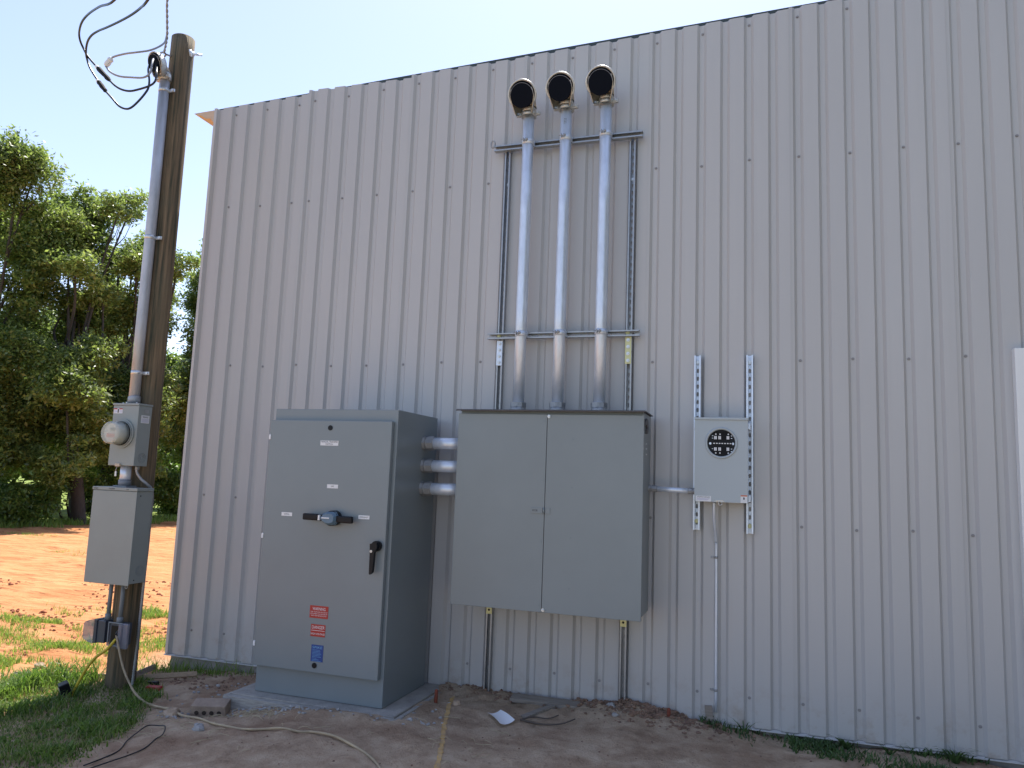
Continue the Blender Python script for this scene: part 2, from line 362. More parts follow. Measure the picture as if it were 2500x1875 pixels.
def make_ground():
    xs = np.concatenate([np.array([-160, -120, -80, -60, -45, -35, -28, -22, -18, -15]), np.arange(-13, -1.6, .11), np.arange(-1.6, 6.4, .025), np.arange(6.4, 10, .3), np.array([12, 16, 24, 40, 70, 120, 160])])
    ys = np.concatenate([np.array([-160, -100, -60, -30, -18, -12, -8, -6, -5, -4]), np.arange(-3.4, -2.2, .12), np.arange(-2.2, .14, .02), np.arange(.14, 14, .12), np.array([15, 17, 20, 25, 32, 42, 60, 90, 130, 180])])
    X, Y = np.meshgrid(xs, ys, indexing='ij'); Z = ground_h(X, Y)
    nx, ny = X.shape
    V = np.stack([X, Y, Z], -1).reshape(-1, 3)
    idx = np.arange(nx * ny).reshape(nx, ny)
    F = np.stack([idx[:-1, :-1], idx[1:, :-1], idx[1:, 1:], idx[:-1, 1:]], -1).reshape(-1, 4)
    me = bpy.data.meshes.new('ground'); me.vertices.add(len(V)); me.vertices.foreach_set('co', V.ravel())
    me.loops.add(F.size); me.loops.foreach_set('vertex_index', F.ravel())
    me.polygons.add(len(F)); me.polygons.foreach_set('loop_start', np.arange(0, F.size, 4)); me.polygons.foreach_set('loop_total', np.full(len(F), 4))
    me.polygons.foreach_set('use_smooth', np.ones(len(F), bool)); me.update(); me.validate()
    m = bpy.data.materials.new('soil'); m.use_nodes = True
    n = m.node_tree.nodes; l = m.node_tree.links; b = n['Principled BSDF']; b.inputs['Roughness'].default_value = .95; b.inputs['Specular IOR Level'].default_value = .15
    tc = n.new('ShaderNodeTexCoord'); sx = n.new('ShaderNodeSeparateXYZ'); l.new(tc.outputs['Object'], sx.inputs[0])
    def noise(sc, det=6, rg=.6, stretch=None, dist=0):
        z = n.new('ShaderNodeTexNoise'); z.inputs['Scale'].default_value = sc; z.inputs['Detail'].default_value = det; z.inputs['Roughness'].default_value = rg; z.inputs['Distortion'].default_value = dist
        if stretch:
            mp = n.new('ShaderNodeMapping'); mp.inputs['Scale'].default_value = stretch; l.new(tc.outputs['Object'], mp.inputs[0]); l.new(mp.outputs[0], z.inputs['Vector'])
        else: l.new(tc.outputs['Object'], z.inputs['Vector'])
        return z.outputs['Fac']
    def ramp(src, stops):
        c = n.new('ShaderNodeValToRGB'); e = c.color_ramp.elements
        e[0].position, e[0].color = stops[0][0], (*stops[0][1], 1); e[1].position, e[1].color = stops[-1][0], (*stops[-1][1], 1)
        for p, q in stops[1:-1]: k = e.new(p); k.color = (*q, 1)
        l.new(src, c.inputs[0]); return c.outputs[0]
    def rng(src, a, b_, c=0, d=1):
        r = n.new('ShaderNodeMapRange'); r.inputs['From Min'].default_value = a; r.inputs['From Max'].default_value = b_; r.inputs['To Min'].default_value = c; r.inputs['To Max'].default_value = d
        l.new(src, r.inputs['Value']); return r.outputs[0]
    def mix(f, a, b_, t='MIX'):
        x = n.new('ShaderNodeMixRGB'); x.blend_type = t
        for i, q in enumerate((f, a, b_)):
            if isinstance(q, (int, float)): x.inputs[i].default_value = q
            elif isinstance(q, tuple): x.inputs[i].default_value = (*q, 1)
            else: l.new(q, x.inputs[i])
        return x.outputs[0]
    def math_(op, a, b_=0.):
        x = n.new('ShaderNodeMath'); x.operation = op
        for i, q in enumerate((a, b_)):
            if isinstance(q, (int, float)): x.inputs[i].default_value = q
            else: l.new(q, x.inputs[i])
        return x.outputs[0]
    clay = ramp(noise(2.2, 8, .62, (.6, 2.2, 1), .4), [(.25, (.31, .125, .048)), (.5, (.47, .225, .098)), (.75, (.56, .30, .145))])
    clay = mix(rng(noise(7, 8, .72, (.28, 3.2, 1), .8), .53, .62, 0, .85), clay, (.20, .062, .026))
    near = ramp(noise(5, 10, .65, None, .3), [(.28, (.29, .195, .13)), (.5, (.49, .36, .25)), (.72, (.64, .51, .37))])
    red = ramp(noise(7, 8, .7), [(.3, (.20, .105, .062)), (.7, (.36, .225, .145))])
    near = mix(rng(noise(1.6, 5, .6), .50, .64, 0, .6), near, red)
    speck = rng(noise(85, 3, .7), .62, .7, 0, .5); near = mix(speck, near, (.42, .38, .33))
    dk = rng(noise(24, 5, .7), .58, .74, 0, .55); near = mix(dk, near, (.10, .07, .052))
    wob = noise(1.3, 5, .6)
    side = rng(math_('ADD', sx.outputs['X'], math_('MULTIPLY', wob, .8)), -.1, .55)
    c = mix(side, clay, near)
    green = ramp(noise(1.1, 6, .7), [(.3, (.10, .15, .03)), (.7, (.25, .30, .08))])
    c = mix(rng(math_('ADD', sx.outputs['X'], math_('MULTIPLY', wob, 1.4)), -12.0, -11.5), green, c)
    lawn = ramp(noise(.9, 6, .7), [(.3, (.165, .17, .15)), (.7, (.27, .27, .235))])  # unseen ground behind the camera, grey chosen for the light it bounces
    bounce_mask = math_('MULTIPLY', rng(math_('ADD', sx.outputs['Y'], math_('MULTIPLY', wob, 2.)), -2.2, -3.2), math_('MAXIMUM', rng(math_('ADD', sx.outputs['X'], wob), .8, 2.5), rng(sx.outputs['Y'], -7, -10)))
    c = mix(bounce_mask, c, lawn)
    l.new(c, b.inputs['Base Color'])
    hsum = math_('ADD', math_('MULTIPLY', noise(30, 8, .7), .6), math_('MULTIPLY', noise(110, 4, .7), .35))
    bp = n.new('ShaderNodeBump'); bp.inputs['Strength'].default_value = 1.0; bp.inputs['Distance'].default_value = .03
    l.new(hsum, bp.inputs['Height']); l.new(bp.outputs[0], b.inputs['Normal'])
    me.materials.append(m)
    o = bpy.data.objects.new('ground', me); COL.objects.link(o); tag(o, kind='structure')
make_ground()

# ------------------------------------------------------------------ building
S = .1524
ROOF = lambda x: 4.570 + .0343 * x
BASE = lambda x: .108 + .005 * x
bld = thing('metal_building', 'gray ribbed sheet metal end wall of a tall shed building', 'building', (0, 0, 0))
def profile(x0, x1, y_off):
    pts = []
    k0 = int(math.floor(x0 / S)) - 1
    k1 = int(math.ceil(x1 / S)) + 1
    for k in range(k0, k1 + 1):
        c = k * S
        for dx, yy in ((-.0315, -.0215), (-.0145, 0.), (.0145, 0.), (.0315, -.0215)):
            pts.append((c + dx, yy))
    pts = [p for p in pts if x0 + 1e-4 < p[0] < x1 - 1e-4]
    def yat(x):
        d = abs(((x / S) + .5) % 1 - .5) * S
        return 0. if d < .0145 else (-.0215 if d > .0315 else -.0215 * (d - .0145) / .017)
    pts = [(x0, yat(x0))] + pts + [(x1, yat(x1))]
    return [(x, y + y_off) for x, y in pts]
seams = [-.036] + [(6 * k) * S - .052 for k in range(1, 16)]
tops = [(4.566, 4.589), (4.620, 4.603), (4.629, 4.640)]
for k in range(len(seams) - 1):
    x0, x1 = seams[k], seams[k + 1] + (.012)
    za, zb = tops[k] if k < 3 else (ROOF(x0) - .010 + .006 * ((k * 7) % 3 - 1), ROOF(x1) - .012 - .004 * (k % 2))
    pr = profile(x0, x1, 0.0)
    if k > 0: pr[0] = (pr[0][0], pr[0][1] - .0030); pr.insert(1, (pr[0][0] + .014, pr[0][1] + .0026))
    b = MB(); n = len(pr); vs = []
    for x, y in pr:
        zt = za + (zb - za) * (x - x0) / (x1 - x0); z0 = BASE(x) + .004
        vs += [(x, y, z0), (x, y, zt), (x, y + .0012, zt), (x, y + .0012, z0)]
    fs = []
    for i in range(n - 1):
        for j in range(4): fs.append((i * 4 + j, (i + 1) * 4 + j, (i + 1) * 4 + (j + 1) % 4, i * 4 + (j + 1) % 4))
    fs += [(0, 1, 2, 3), tuple((n - 1) * 4 + j for j in (3, 2, 1, 0))]
    b.add(vs, fs); b.build('wall_panel', 'wall_paint', bld)
XE = seams[-1]
# corner trim, base trim, foundation
b = MB(); b.box(-.060, -.0335, -.0255, .12, BASE(0) + .002, 4.574, .002); b.build('corner_trim', 'trim_paint', bld)
b = MB()
b.prism([(-.030, 0), (-.030, .003), (-.006, .010), (.03, .010), (.03, 0)], lambda p: (-.066, p[0], BASE(-.066) + p[1] - .008), lambda p: (XE, p[0], BASE(XE) + p[1] - .008))
b.build('base_trim', 'trim_paint', bld)
b = MB(); b.prism([(.012, -.4), (.012, -.009), (.3, -.009), (.3, -.4)], lambda p: (-.03, p[0], BASE(0) + p[1]), lambda p: (XE, p[0], BASE(XE) + p[1]))
b.build('foundation', 'concrete', bld)
b = MB(); b.prism([(.004, -.09), (.004, 0), (.16, .004), (.16, -.09)], lambda p: (-.05, p[0], ROOF(-.05) + p[1] + .010), lambda p: (XE, p[0], ROOF(XE) + p[1] + .030))
b.build('rake_trim', 'dark_trim', bld)
b = MB(); b.prism([(-.290, 4.568), (-.058, 4.574), (-.058, 4.452), (-.088, 4.468), (-.118, 4.503), (-.165, 4.508), (-.21, 4.538), (-.285, 4.562)], lambda p: (p[0], .0, p[1]), lambda p: (p[0], 18., p[1]))
b.build('eave_trim', 'eave_warm_bounce', bld)
b = MB(); b.add([(-.05, .17, ROOF(-.05) - .02), (XE, .17, ROOF(XE) - .02), (XE, 18, ROOF(XE) - .02), (-.05, 18, ROOF(-.05) - .02),
                 (-.05, .17, ROOF(-.05) - .08), (XE, .17, ROOF(XE) - .08), (XE, 18, ROOF(XE) - .08), (-.05, 18, ROOF(-.05) - .08)],
                [(0, 1, 2, 3), (7, 6, 5, 4), (0, 4, 5, 1), (1, 5, 6, 2), (2, 6, 7, 3), (3, 7, 4, 0)])
b.build('roof', 'roof_metal', bld)
b = MB(); b.box(-.05, -.02, .13, 18, .10, 4.47); b.box(XE - .03, XE, .17, 18, .1, 4.9); b.box(-.02, XE - .03, 17.9, 18, .1, 4.5); b.build('side_wall', 'wall_paint', bld)
# screws in the valleys
scr = MB(); scr.tube([(0, .001, 0), (0, -.0015, 0)], .0095, 10); scr.tube([(0, -.0015, 0), (0, -.0075, 0)], .0062, 6, True, False)
proto = scr.build('screw', 'screw_paint', bld, origin=(0, 0, 0))
first = True
rowsdef = [(4.50, None, [1, 3, 5, 6, 8, 10, 12, 14, 16, 18, 20, 22, 24, 26, 28, 30, 32]), (3.689, 0, [1, 3, 5, 6, 8, 10, 12, 14, 16, 24, 26, 28, 30, 32, 34, 36, 38]),
           (2.363, 0, [2, 4, 6, 8, 10, 12, 14, 16, 24, 30, 32, 34, 36, 38]), (1.331, 0, [1, 3, 5, 16, 24, 30, 32, 34, 36, 38]),
           (.30, 0, [1, 3, 5, 16, 18, 20, 22, 24, 26, 28, 30, 32, 34, 36, 38])]
random.seed(3)
for z, _, ks in rowsdef:
    for k in ks:
        x = k * S + random.uniform(-.004, .004)
        if x > 5.6 and z < 2.4: continue
        zz = (ROOF(x) - .075 if z == 4.50 else z) + random.uniform(-.009, .009)
        o = proto if first else proto.copy()
        if not first: COL.objects.link(o)
        first = False; o.parent = bld; o.location = (x, 0, zz)
# white door at the right end
b = MB(); b.box(5.712, 5.765, -.075, -.018, .12, 2.402, .004); b.box(5.765, 6.72, -.075, -.018, 2.345, 2.402, .004); b.box(6.72, 6.773, -.075, -.018, .12, 2.402, .004)
fr = b.build('door_frame', 'door_white', bld)
b = MB(); b.box(5.768, 6.717, -.060, -.022, .13, 2.342, .003); dr = b.build('door', 'door_white', bld)
for z in (1.33, .45, 2.1): MB().box(5.7555, 5.776, -.084, -.0605, z - .045, z + .045, .003).build('hinge', 'black_plastic', dr)

# ------------------------------------------------------------------ strut channel
def strut(L, slots=True, zc0=0.0):
    """channel along +Z from 0..L, back at y=0, opening at y=-.041, centred on x=0"""
    b = MB(); t = .0025; h = .0205; d = .041
    for sx in (-1, 1):
        b.box(min(sx * h, sx * (h - t)), max(sx * h, sx * (h - t)), -d, 0, 0, L)
        b.box(min(sx * (h - t), sx * (h - .0095)), max(sx * (h - t), sx * (h - .0095)), -d, -d + t, 0, L)
        b.box(min(sx * (h - .0075), sx * (h - .0095)), max(sx * (h - .0075), sx * (h - .0095)), -d + t, -d + .008, 0, L)
    hw = h - t
    if not slots: b.box(-hw, hw, -t, 0, 0, L); return b
    pitch = .0508; n = int(L / pitch); z = 0; rem = (L - n * pitch) / 2
    if rem > 1e-4: b.box(-hw, hw, -t, 0, 0, rem); b.box(-hw, hw, -t, 0, L - rem, L)
    sw, sl, q = .0075, .0145, 4
    ring = []
    for ang0, cz in ((0, sl - sw), (math.pi, -(sl - sw))):
        for i in range(q + 1):
            a = ang0 + math.pi * i / q; ring.append((sw * math.cos(a), cz + sw * math.sin(a)))
    hp = pitch / 2
    outer = []
    for (x, zz) in ring:
        s_ = min(hw / abs(x) if abs(x) > 1e-9 else 9e9, hp / abs(zz) if abs(zz) > 1e-9 else 9e9); outer.append((x * s_, zz * s_))
    # snap corners
    corners = [(hw, hp), (-hw, hp), (-hw, -hp), (hw, -hp)]
    for c in corners:
        j = min(range(len(outer)), key=lambda i: (outer[i][0] - c[0]) ** 2 + (outer[i][1] - c[1]) ** 2); outer[j] = c
    m = len(ring)
    for k in range(n):
        zc = rem + pitch * (k + .5)
        vs = [(x, -t, zc + z_) for x, z_ in ring] + [(x, -t, zc + z_) for x, z_ in outer] + [(x, 0, zc + z_) for x, z_ in ring]
        fs = [(i, (i + 1) % m, m + (i + 1) % m, m + i) for i in range(m)] + [(i, 2 * m + i, 2 * m + (i + 1) % m, (i + 1) % m) for i in range(m)]
        b.add(vs, fs)
    return b
def place_strut(label, x, z, L, y=-.0215, horiz=False, slots=True, group='slotted steel strut channels on the wall', mats='strut_steel'):
    y -= .001
    t = thing('strut_channel', label, 'strut', (x, y, z), group)
    o = strut(L, slots).build('channel', mats, t, origin=(0, 0, 0))
    if horiz: o.rotation_euler = (0, math.pi / 2, 0)
    return t
def washer(t, x, y, z, r=.014, m='zinc_bright'):
    b = MB(); b.cyl((x, y, z), (x, y - .004, z), r, 14); b.hexnut((x, y - .004, z), (x, y - .011, z), r * .55); return b.build('bolt', m, t)
sl_ = place_strut('left tall vertical strut beside the three pipes, above the splice plate', 2.604, 2.42, 1.50)
washer(sl_, 2.604, -.028, 3.66)
sr_ = place_strut('right tall vertical strut beside the three pipes, above the splice plate', 3.507, 2.42, 1.50)
washer(sr_, 3.507, -.028, 3.62)
ll_ = place_strut('left lower vertical strut running down behind the wide two door cabinet', 2.604, .13, 2.285)
washer(ll_, 2.604, -.028, .30, .013, 'galv_dull')
lr_ = place_strut('right lower vertical strut running down behind the wide two door cabinet', 3.507, .14, 2.275)
washer(lr_, 3.507, -.028, .33, .013, 'galv_dull')
h1 = place_strut('upper horizontal strut below the round vent hoods, loop hook on its left end', 2.512, 3.914, 1.068, y=-.0635, horiz=True, slots=False)
b = MB(); c = Vector((2.512, -.104, 3.93)); ring = [c + Vector((-.004 + .016 * math.cos(a) - .006, 0, .016 + .026 * math.sin(a))) for a in [2 * math.pi * i / 18 for i in range(19)]]
b.tube(ring, .0055, 8); b.build('end_hook', 'galv_dull', h1)
h2 = place_strut('lower horizontal strut crossing the middle of the three pipes', 2.522, 2.536, 1.057, y=-.0635, horiz=True)
washer(h2, 2.598, -.070, 2.54, .015, 'zinc_yellow'); washer(h2, 3.500, -.070, 2.545, .015, 'zinc_yellow')
for nm, x, z0, z1 in (('left', 2.602, 2.334, 2.510), ('right', 3.504, 2.336, 2.518)):
    t = thing('splice_plate', f'{nm} zinc splice plate with four bolts just under the lower horizontal strut', 'plate', (x, -.063, z0), 'splice plates joining the struts')
    MB().box(x - .0205, x + .0205, -.0675, -.063, z0, z1, .001).build('plate', 'zinc_yellow' if nm == 'right' else 'galv', t)
    for k in range(4): washer(t, x, -.068, z0 + .022 + k * (z1 - z0 - .044) / 3, .012)
s1 = place_strut('left short strut behind the small gray meter socket', 3.952, 1.281, 1.105, mats='galv')
washer(s1, 3.952, -.028, 2.345); washer(s1, 3.952, -.028, 1.335, .013, 'zinc_yellow')
s2 = place_strut('right short strut behind the small gray meter socket', 4.272, 1.275, 1.110, mats='galv')
washer(s2, 4.272, -.028, 2.343); washer(s2, 4.272, -.028, 1.32, .014, 'zinc_yellow')

# ------------------------------------------------------------------ weatherhead
def weatherhead(parent, c, s=1.0, yaw=0.0, clampz=None, px=None, py=None, tan='cast_tan'):
    """c: centre of the opening; opening faces -Y tilted down; yaw turns it around Z"""
    tilt = R(24)
    n = Vector((0, -math.cos(tilt), -math.sin(tilt))); u = Vector((1, 0, 0)); v = Vector((0, -math.sin(tilt), math.cos(tilt)))
    rz = Matrix.Rotation(yaw, 3, 'Z'); n = rz @ n; u = rz @ u; v = rz @ v
    c = Vector(c); Rr = .086 * s; L = .122 * s
    out = []
    N = 28; a0 = R(-38)
    for i in range(N + 1):
        a = a0 + (math.pi - 2 * a0) * i / N; out.append((Rr * math.cos(a), Rr * math.sin(a)))
    out += [(-.050 * s, -L), (.050 * s, -L)]
    m = len(out); b = MB(); rows = []
    neck = (0, -L * .55)
    steps = [(0.0, 1.0, 0), (.022, 1.0, 0), (.045, .95, 0), (.066, .84, 0), (.083, .62, 0), (.092, .35, 0)]
    for d, sc, _ in steps:
        for (x, y) in out:
            cx, cy = 0, -L * .18
            rows.append(c - n * (d * s) + u * (cx + (x - cx) * sc) + v * (cy + (y - cy) * sc))
    fs = [(j * m + i, j * m + (i + 1) % m, (j + 1) * m + (i + 1) % m, (j + 1) * m + i) for j in range(len(steps) - 1) for i in range(m)]
    fs.append(tuple((len(steps) - 1) * m + i for i in range(m)))
    b.add(rows, fs, True)
    hood = b.build('hood', 'cast_alu', parent)
    # rim ring (front lip)
    b = MB(); lip = [c - n * .004 + u * x + v * y for x, y in out[:N + 1]]
    b.tube(lip, .0062 * s, 8); b.build('hood_rim', 'cast_alu', parent)
    b = MB(); vs = []; rr = Rr * .855; cc = c + v * (-.006 * s) + n * .004
    b.tube([cc - n * .012, cc + n * .006], rr, 36); b.build('insulator_disc', 'disc_black', parent)
    b = MB(); b.tube([cc + n * .006 + u * (rr * math.cos(a_)) + v * (rr * math.sin(a_)) for a_ in [math.pi * q_ / 20 for q_ in range(21)]], .0011, 6); b.build('disc_rim', 'gray_cable', parent)
    # black sheet standing in for the shade inside the hood
    b = MB(); b.add([c - n * .004 + u * x * .97 + v * (max(y, -.062 * s) * .97) for x, y in out[:N + 1]], [tuple(range(N + 1))]); b.build('hood_shade', 'disc_black', parent)
    # tan neck: loft from the disc rim back to the clamp
    if px is None: px, py = c.x, c.y + .10
    b = MB(); K = 28; top_ = []; bot_ = []; mid_ = []
    for k in range(K):
        a_ = 2 * math.pi * k / K; p_ = c - n * .006 + u * (.076 * s * math.cos(a_)) + v * (.076 * s * math.sin(a_)); q_ = Vector((px, py, clampz + .05)) + (rz @ Vector((math.cos(a_), math.sin(a_), 0))) * (.047 * s)
        top_.append(p_); bot_.append(q_); mid_.append(p_.lerp(q_, .5) - n * .012 * s)
    b.add(top_ + mid_ + bot_, [(i, (i + 1) % K, K + (i + 1) % K, K + i) for i in range(K)] + [(K + i, K + (i + 1) % K, 2 * K + (i + 1) % K, 2 * K + i) for i in range(K)], True)
    b.build('body', tan, parent)
    for sx in (-1, 1):
        b = MB()
        b.tube([c + n * .005 + u * (sx * .066 * s) + v * (.036 * s), c + n * .006 + u * (sx * .0755 * s) + v * (-.012 * s), c + n * .005 + u * (sx * .066 * s) + v * (-.060 * s), c + n * .004 + u * (sx * .052 * s) + v * (-.112 * s)], .003 * s, 6)
        b.build('retaining_wire', 'cast_tan', parent)
    if px is None: px, py = c.x, c.y + .10
    b = MB(); z0 = clampz; r = .0385 * s + .012
    b.tube([(px, py, z0 - .018), (px, py, z0 + .012)], r, 24)
    b.tube([(px, py, z0 + .012), (px, py, z0 + .055)], [r, r * .82], 20)
    ux = rz @ Vector((1, 0, 0)); uy = rz @ Vector((0, -1, 0))
    for sx in (-1, 1):
        p = Vector((px, py, z0 - .002)) + ux * (sx * (r + .012)) + uy * .012
        b.box(-.018, .018, -.012, .012, -.013, .013, .003, mtx=Matrix.Translation(p) @ Matrix.Rotation(yaw, 4, 'Z'))
    b.build('clamp', 'cast_alu', parent)
    for sx in (-1, 1):
        p = Vector((px, py, z0 - .002)) + ux * (sx * (r + .015)) + uy * .024
        MB().hexnut(p, p + uy * .010, .0075).build('bolt', 'zinc_bright', parent)

def fitting(b, p0, p1, r):
    """compression fitting: flange nut, body, big nut; along p0 -> p1"""
    p0 = Vector(p0); p1 = Vector(p1); d = p1 - p0
    b.hexnut(p0, p0 + d * .25, r * 1.24); b.tube([p0 + d * .25, p0 + d * .42], r * 1.08, 20); b.hexnut(p0 + d * .42, p0 + d * .93, r * 1.22); b.tube([p0 + d * .93, p1], r * 1.12, 20)

# three tall riser pipes
for i, (x, zt, lab) in enumerate(((2.780, 4.118, 'left of the three tall galvanized riser pipes with a round vent hood'),
                                  (3.053, 4.134, 'middle of the three tall galvanized riser pipes with a round vent hood'),
                                  (3.334, 4.140, 'right of the three tall galvanized riser pipes, highest round vent hood'))):
    t = thing('riser_pipe', lab, 'pipe', (x, -.1455, 2.0), 'tall riser pipes on the wall')
    y = -.1455
    b = MB(); b.tube([(x, y, 2.01), (x, y, 2.7), (x, y, 3.4), (x, y, zt)], .0395, 28); b.build('pipe', 'galv', t)
    b = MB(); b.tube([(x, y, 1.997), (x, y, 2.035)], .052, 20); b.hexnut((x, y, 2.035), (x, y, 2.066), .0555); b.build('fitting', 'galv_dull', t)
    for z in (3.914, 2.536):
        b = MB(); b.tube([(x, y, z - .020), (x, y, z + .020)], .0412, 28)
        b.box(x - .0405, x - .0355, -.145, -.105, z - .018, z + .018); b.box(x + .0355, x + .0405, -.145, -.105, z - .018, z + .018)
        st = b.build('strap', 'galv', t)
        b = MB()
        for dx in (-.017, .0): b.box(x + dx - .002, x + dx + .002, y - .058, y - .040, z - .012, z + .012)
        b.tube([(x - .036, y - .050, z + .002), (x + .014, y - .050, z + .002)], .0035, 8); b.hexnut((x + .002, y - .050, z + .002), (x + .012, y - .050, z + .002), .008)
        b.build('strap_bolt', 'galv_dull', st)
    weatherhead(t, (x - .018, -.266, zt + .094), 1.13, 0, zt, x, y)
    if i == 1:
        b = MB()
        for q in range(4): b.box(x - .004, x + .002 + .003 * (q % 2), y - .0402, y - .0385, 4.005 + q * .010, 4.010 + q * .010); b.box(x + .008, x + .012, y - .0398, y - .038, 4.007 + q * .010, 4.011 + q * .010)
        b.build('ink_stamp', 'pvc_gray', t)

# ------------------------------------------------------------------ tall switch cabinet (free standing)
sw = thing('switch_cabinet', 'tall gray freestanding transfer switch cabinet on concrete pad', 'cabinet', (1.717, -.4, .15))
b = MB(); b.box(1.265, 2.170, -.700, -.090, .152, 1.958, .004); b.build('body', 'switch_gray', sw)
b = MB(); b.box(1.258, 2.148, -.737, -.7035, .318, 1.882, .005)
door = b.build('door', 'switch_gray', sw)
b = MB(); b.box(1.280, 2.130, -.7036, -.7000, .335, 1.866); b.build('door_gasket', 'black_rubber', sw)
for z in (1.768, 1.128, .452): MB().box(1.2535, 1.2675, -.742, -.722, z - .016, z + .016, .002).build('hinge', 'white_plastic', door)
YF = -.7375
def plate(name, cx, cz, wd, ht, m, parent, y=YF, th=.0012):
    return MB().box(cx - wd / 2, cx + wd / 2, y - th, y, cz - ht / 2, cz + ht / 2).build(name, m, parent)
def lab(cx, cz, wd, ht, lines, sz, name='label', bg='label_white', fg='label_black', widths=None, y=YF):
    p = plate(name, cx, cz, wd, ht, bg, door, y)
    for i, s in enumerate(lines):
        text('lettering', s, sz, (cx, y - .0016, cz + (len(lines) - 1) * sz * .48 - i * sz * .96), fg, p, width=widths[i] if widths else None)
    return p
for z in (1.834, .362):
    MB().tube([(1.71, -.7365, z), (1.71, -.741, z)], .0165, 20).build('hole_plug', 'black_plastic', door)
lab(1.710, 1.736, .131, .032, ['MANUAL TRANSFER', 'SWITCH'], .0165, widths=[.121, .052])
lab(1.754, 1.4625, .079, .024, ['OFF'], .0135)
lab(1.432, 1.273, .079, .023, ['NORMAL'], .0115, widths=[.040])
lab(1.991, 1.281, .077, .023, ['EMERGENCY'], .0115, widths=[.060])
p = plate('warning_sign', 1.7175, .6835, .131, .075, 'label_red', door)
text('lettering', 'WARNING', .026, (1.7175, YF - .0016, .7015), 'label_white', p, width=.092)
for i, (s, wd) in enumerate((('MORE THAN ONE LIVE CIRCUIT', .121), ('DISCONNECT ALL SOURCES OF', .121), ('SUPPLY BEFORE SERVICING', .110))):
    text('lettering', s, .0092, (1.7175, YF - .0016, .6830 - i * .0112), 'label_white', p, width=wd)
p = plate('danger_sign', 1.7195, .572, .103, .073, 'label_red', door)
text('lettering', 'DANGER', .027, (1.7195, YF - .0016, .590), 'label_white', p, width=.090)
MB().box(1.672, 1.767, YF - .0018, YF - .0013, .5705, .5728).build('underline', 'label_white', p)
text('lettering', 'HIGH VOLTAGE', .0165, (1.7195, YF - .0016, .551), 'label_white', p, width=.098)
p = plate('maker_plate', 1.7235, .436, .085, .100, 'label_blue', door)
text('lettering', 'SPIKE', .020, (1.7235, YF - .0016, .470), 'label_lightblue', p, width=.068)
b = MB()
random.seed(5)
for i in range(9):
    z = .4555 - i * .0082; b.box(1.690, 1.690 + random.uniform(.03, .066), YF - .0018, YF - .0013, z - .0009, z + .0009)
b.build('fine_print', 'label_lightblue', p)
# rotary handle
hd = MB(); hz = 1.266
hd.box(1.588, 1.700, -.800, -.775, hz - .018, hz + .023, .010, 3); hd.box(1.835, 1.942, -.800, -.775, hz - .025, hz + .018, .010, 3)
hd.box(1.695, 1.840, -.797, -.776, hz - .019, hz + .019, .006)
handle = hd.build('switch_handle', 'black_plastic', door)
MB().tube([(1.790, -.737, hz), (1.790, -.790, hz)], .047, 24).build('handle_base', 'black_plastic', door)
b = MB(); prf = [(1.712, 0), (1.728, .026), (1.765, .044), (1.800, .046), (1.822, .040), (1.838, .018), (1.838, -.018), (1.822, -.040), (1.800, -.046), (1.765, -.044), (1.728, -.026)]
b.prism(prf, lambda p: (p[0], -.782, hz + p[1]), lambda p: (1.775 + (p[0] - 1.775) * .72, -.815, hz + p[1] * .62)); b.build('hub', 'hub_blue', handle)
MB().box(1.738, 1.793, -.8195, -.8155, hz - .002, hz + .006, .001).build('pointer', 'label_white', handle)
MB().box(1.708, 1.720, -.812, -.785, hz - .015, hz + .017, .002).build('indicator', 'white_plastic', handle)
# door latch
b = MB(); b.tube([(2.097, -.737, 1.112), (2.097, -.765, 1.112)], .032, 22)
b.prism([(-.026, .015), (.024, .026), (.030, -.005), (.010, -.035), (.004, -.155), (-.012, -.168), (-.020, -.165), (-.022, -.040)], lambda p: (2.093 + p[0], -.765, 1.112 + p[1]), lambda p: (2.093 + p[0] * .9, -.789, 1.112 + p[1]))
la = b.build('latch', 'black_plastic', door)
MB().tube([(2.082, -.789, 1.083), (2.082, -.792, 1.083)], .0085, 14).build('keyhole', 'cast_alu', la)

# concrete pad under it
pad = thing('concrete_pad', 'low concrete slab under the tall gray cabinet, half buried in dirt', 'slab', (1.7, -.45, .0))
MB().box(1.168, 2.300, -.800, -.035, -.15, .150, .006).build('slab', 'pad_concrete', pad)
b = MB(); b.box(1.138, 1.164, -.846, .0, -.1, .146, .003); b.box(1.164, 2.33, -.846, -.806, -.1, .144, .003); b.box(2.306, 2.332, -.80, -.02, -.1, .140, .003); b.build('form_board', 'form_wood', pad)

# ------------------------------------------------------------------ wide two-door cabinet
cb = thing('equipment_cabinet', 'wide gray wall cabinet with two doors under the three tall pipes', 'cabinet', (3.06, -.2, .76))
MB().box(2.463, 3.660, -.374, -.064, .764, 1.986, .003).build('body', 'cabinet_gray', cb)
dl = MB().box(2.456, 3.0575, -.401, -.3755, .750, 1.966, .003).build('door', 'cabinet_gray', cb)
drr = MB().box(3.0605, 3.666, -.401, -.3755, .750, 1.966, .003).build('door', 'cabinet_gray', cb)
b = MB(); b.prism([(-.062, 1.988), (-.062, 1.9935), (-.420, 1.9935), (-.434, 1.986), (-.432, 1.981), (-.416, 1.9875), (-.400, 1.9885)], lambda p: (2.448, p[0], p[1]), lambda p: (3.674, p[0], p[1])); b.build('rain_cap', 'cap_brown', cb)
for d, x, zs in ((drr, 3.229, (1.812, 1.513, 1.209, .905)), (dl, 3.044, (1.925, 1.552, 1.174, .793))):
    for z in zs: MB().tube([(x, -.401, z), (x, -.4035, z)], .0048, 8).build('rivet', 'switch_gray', d)
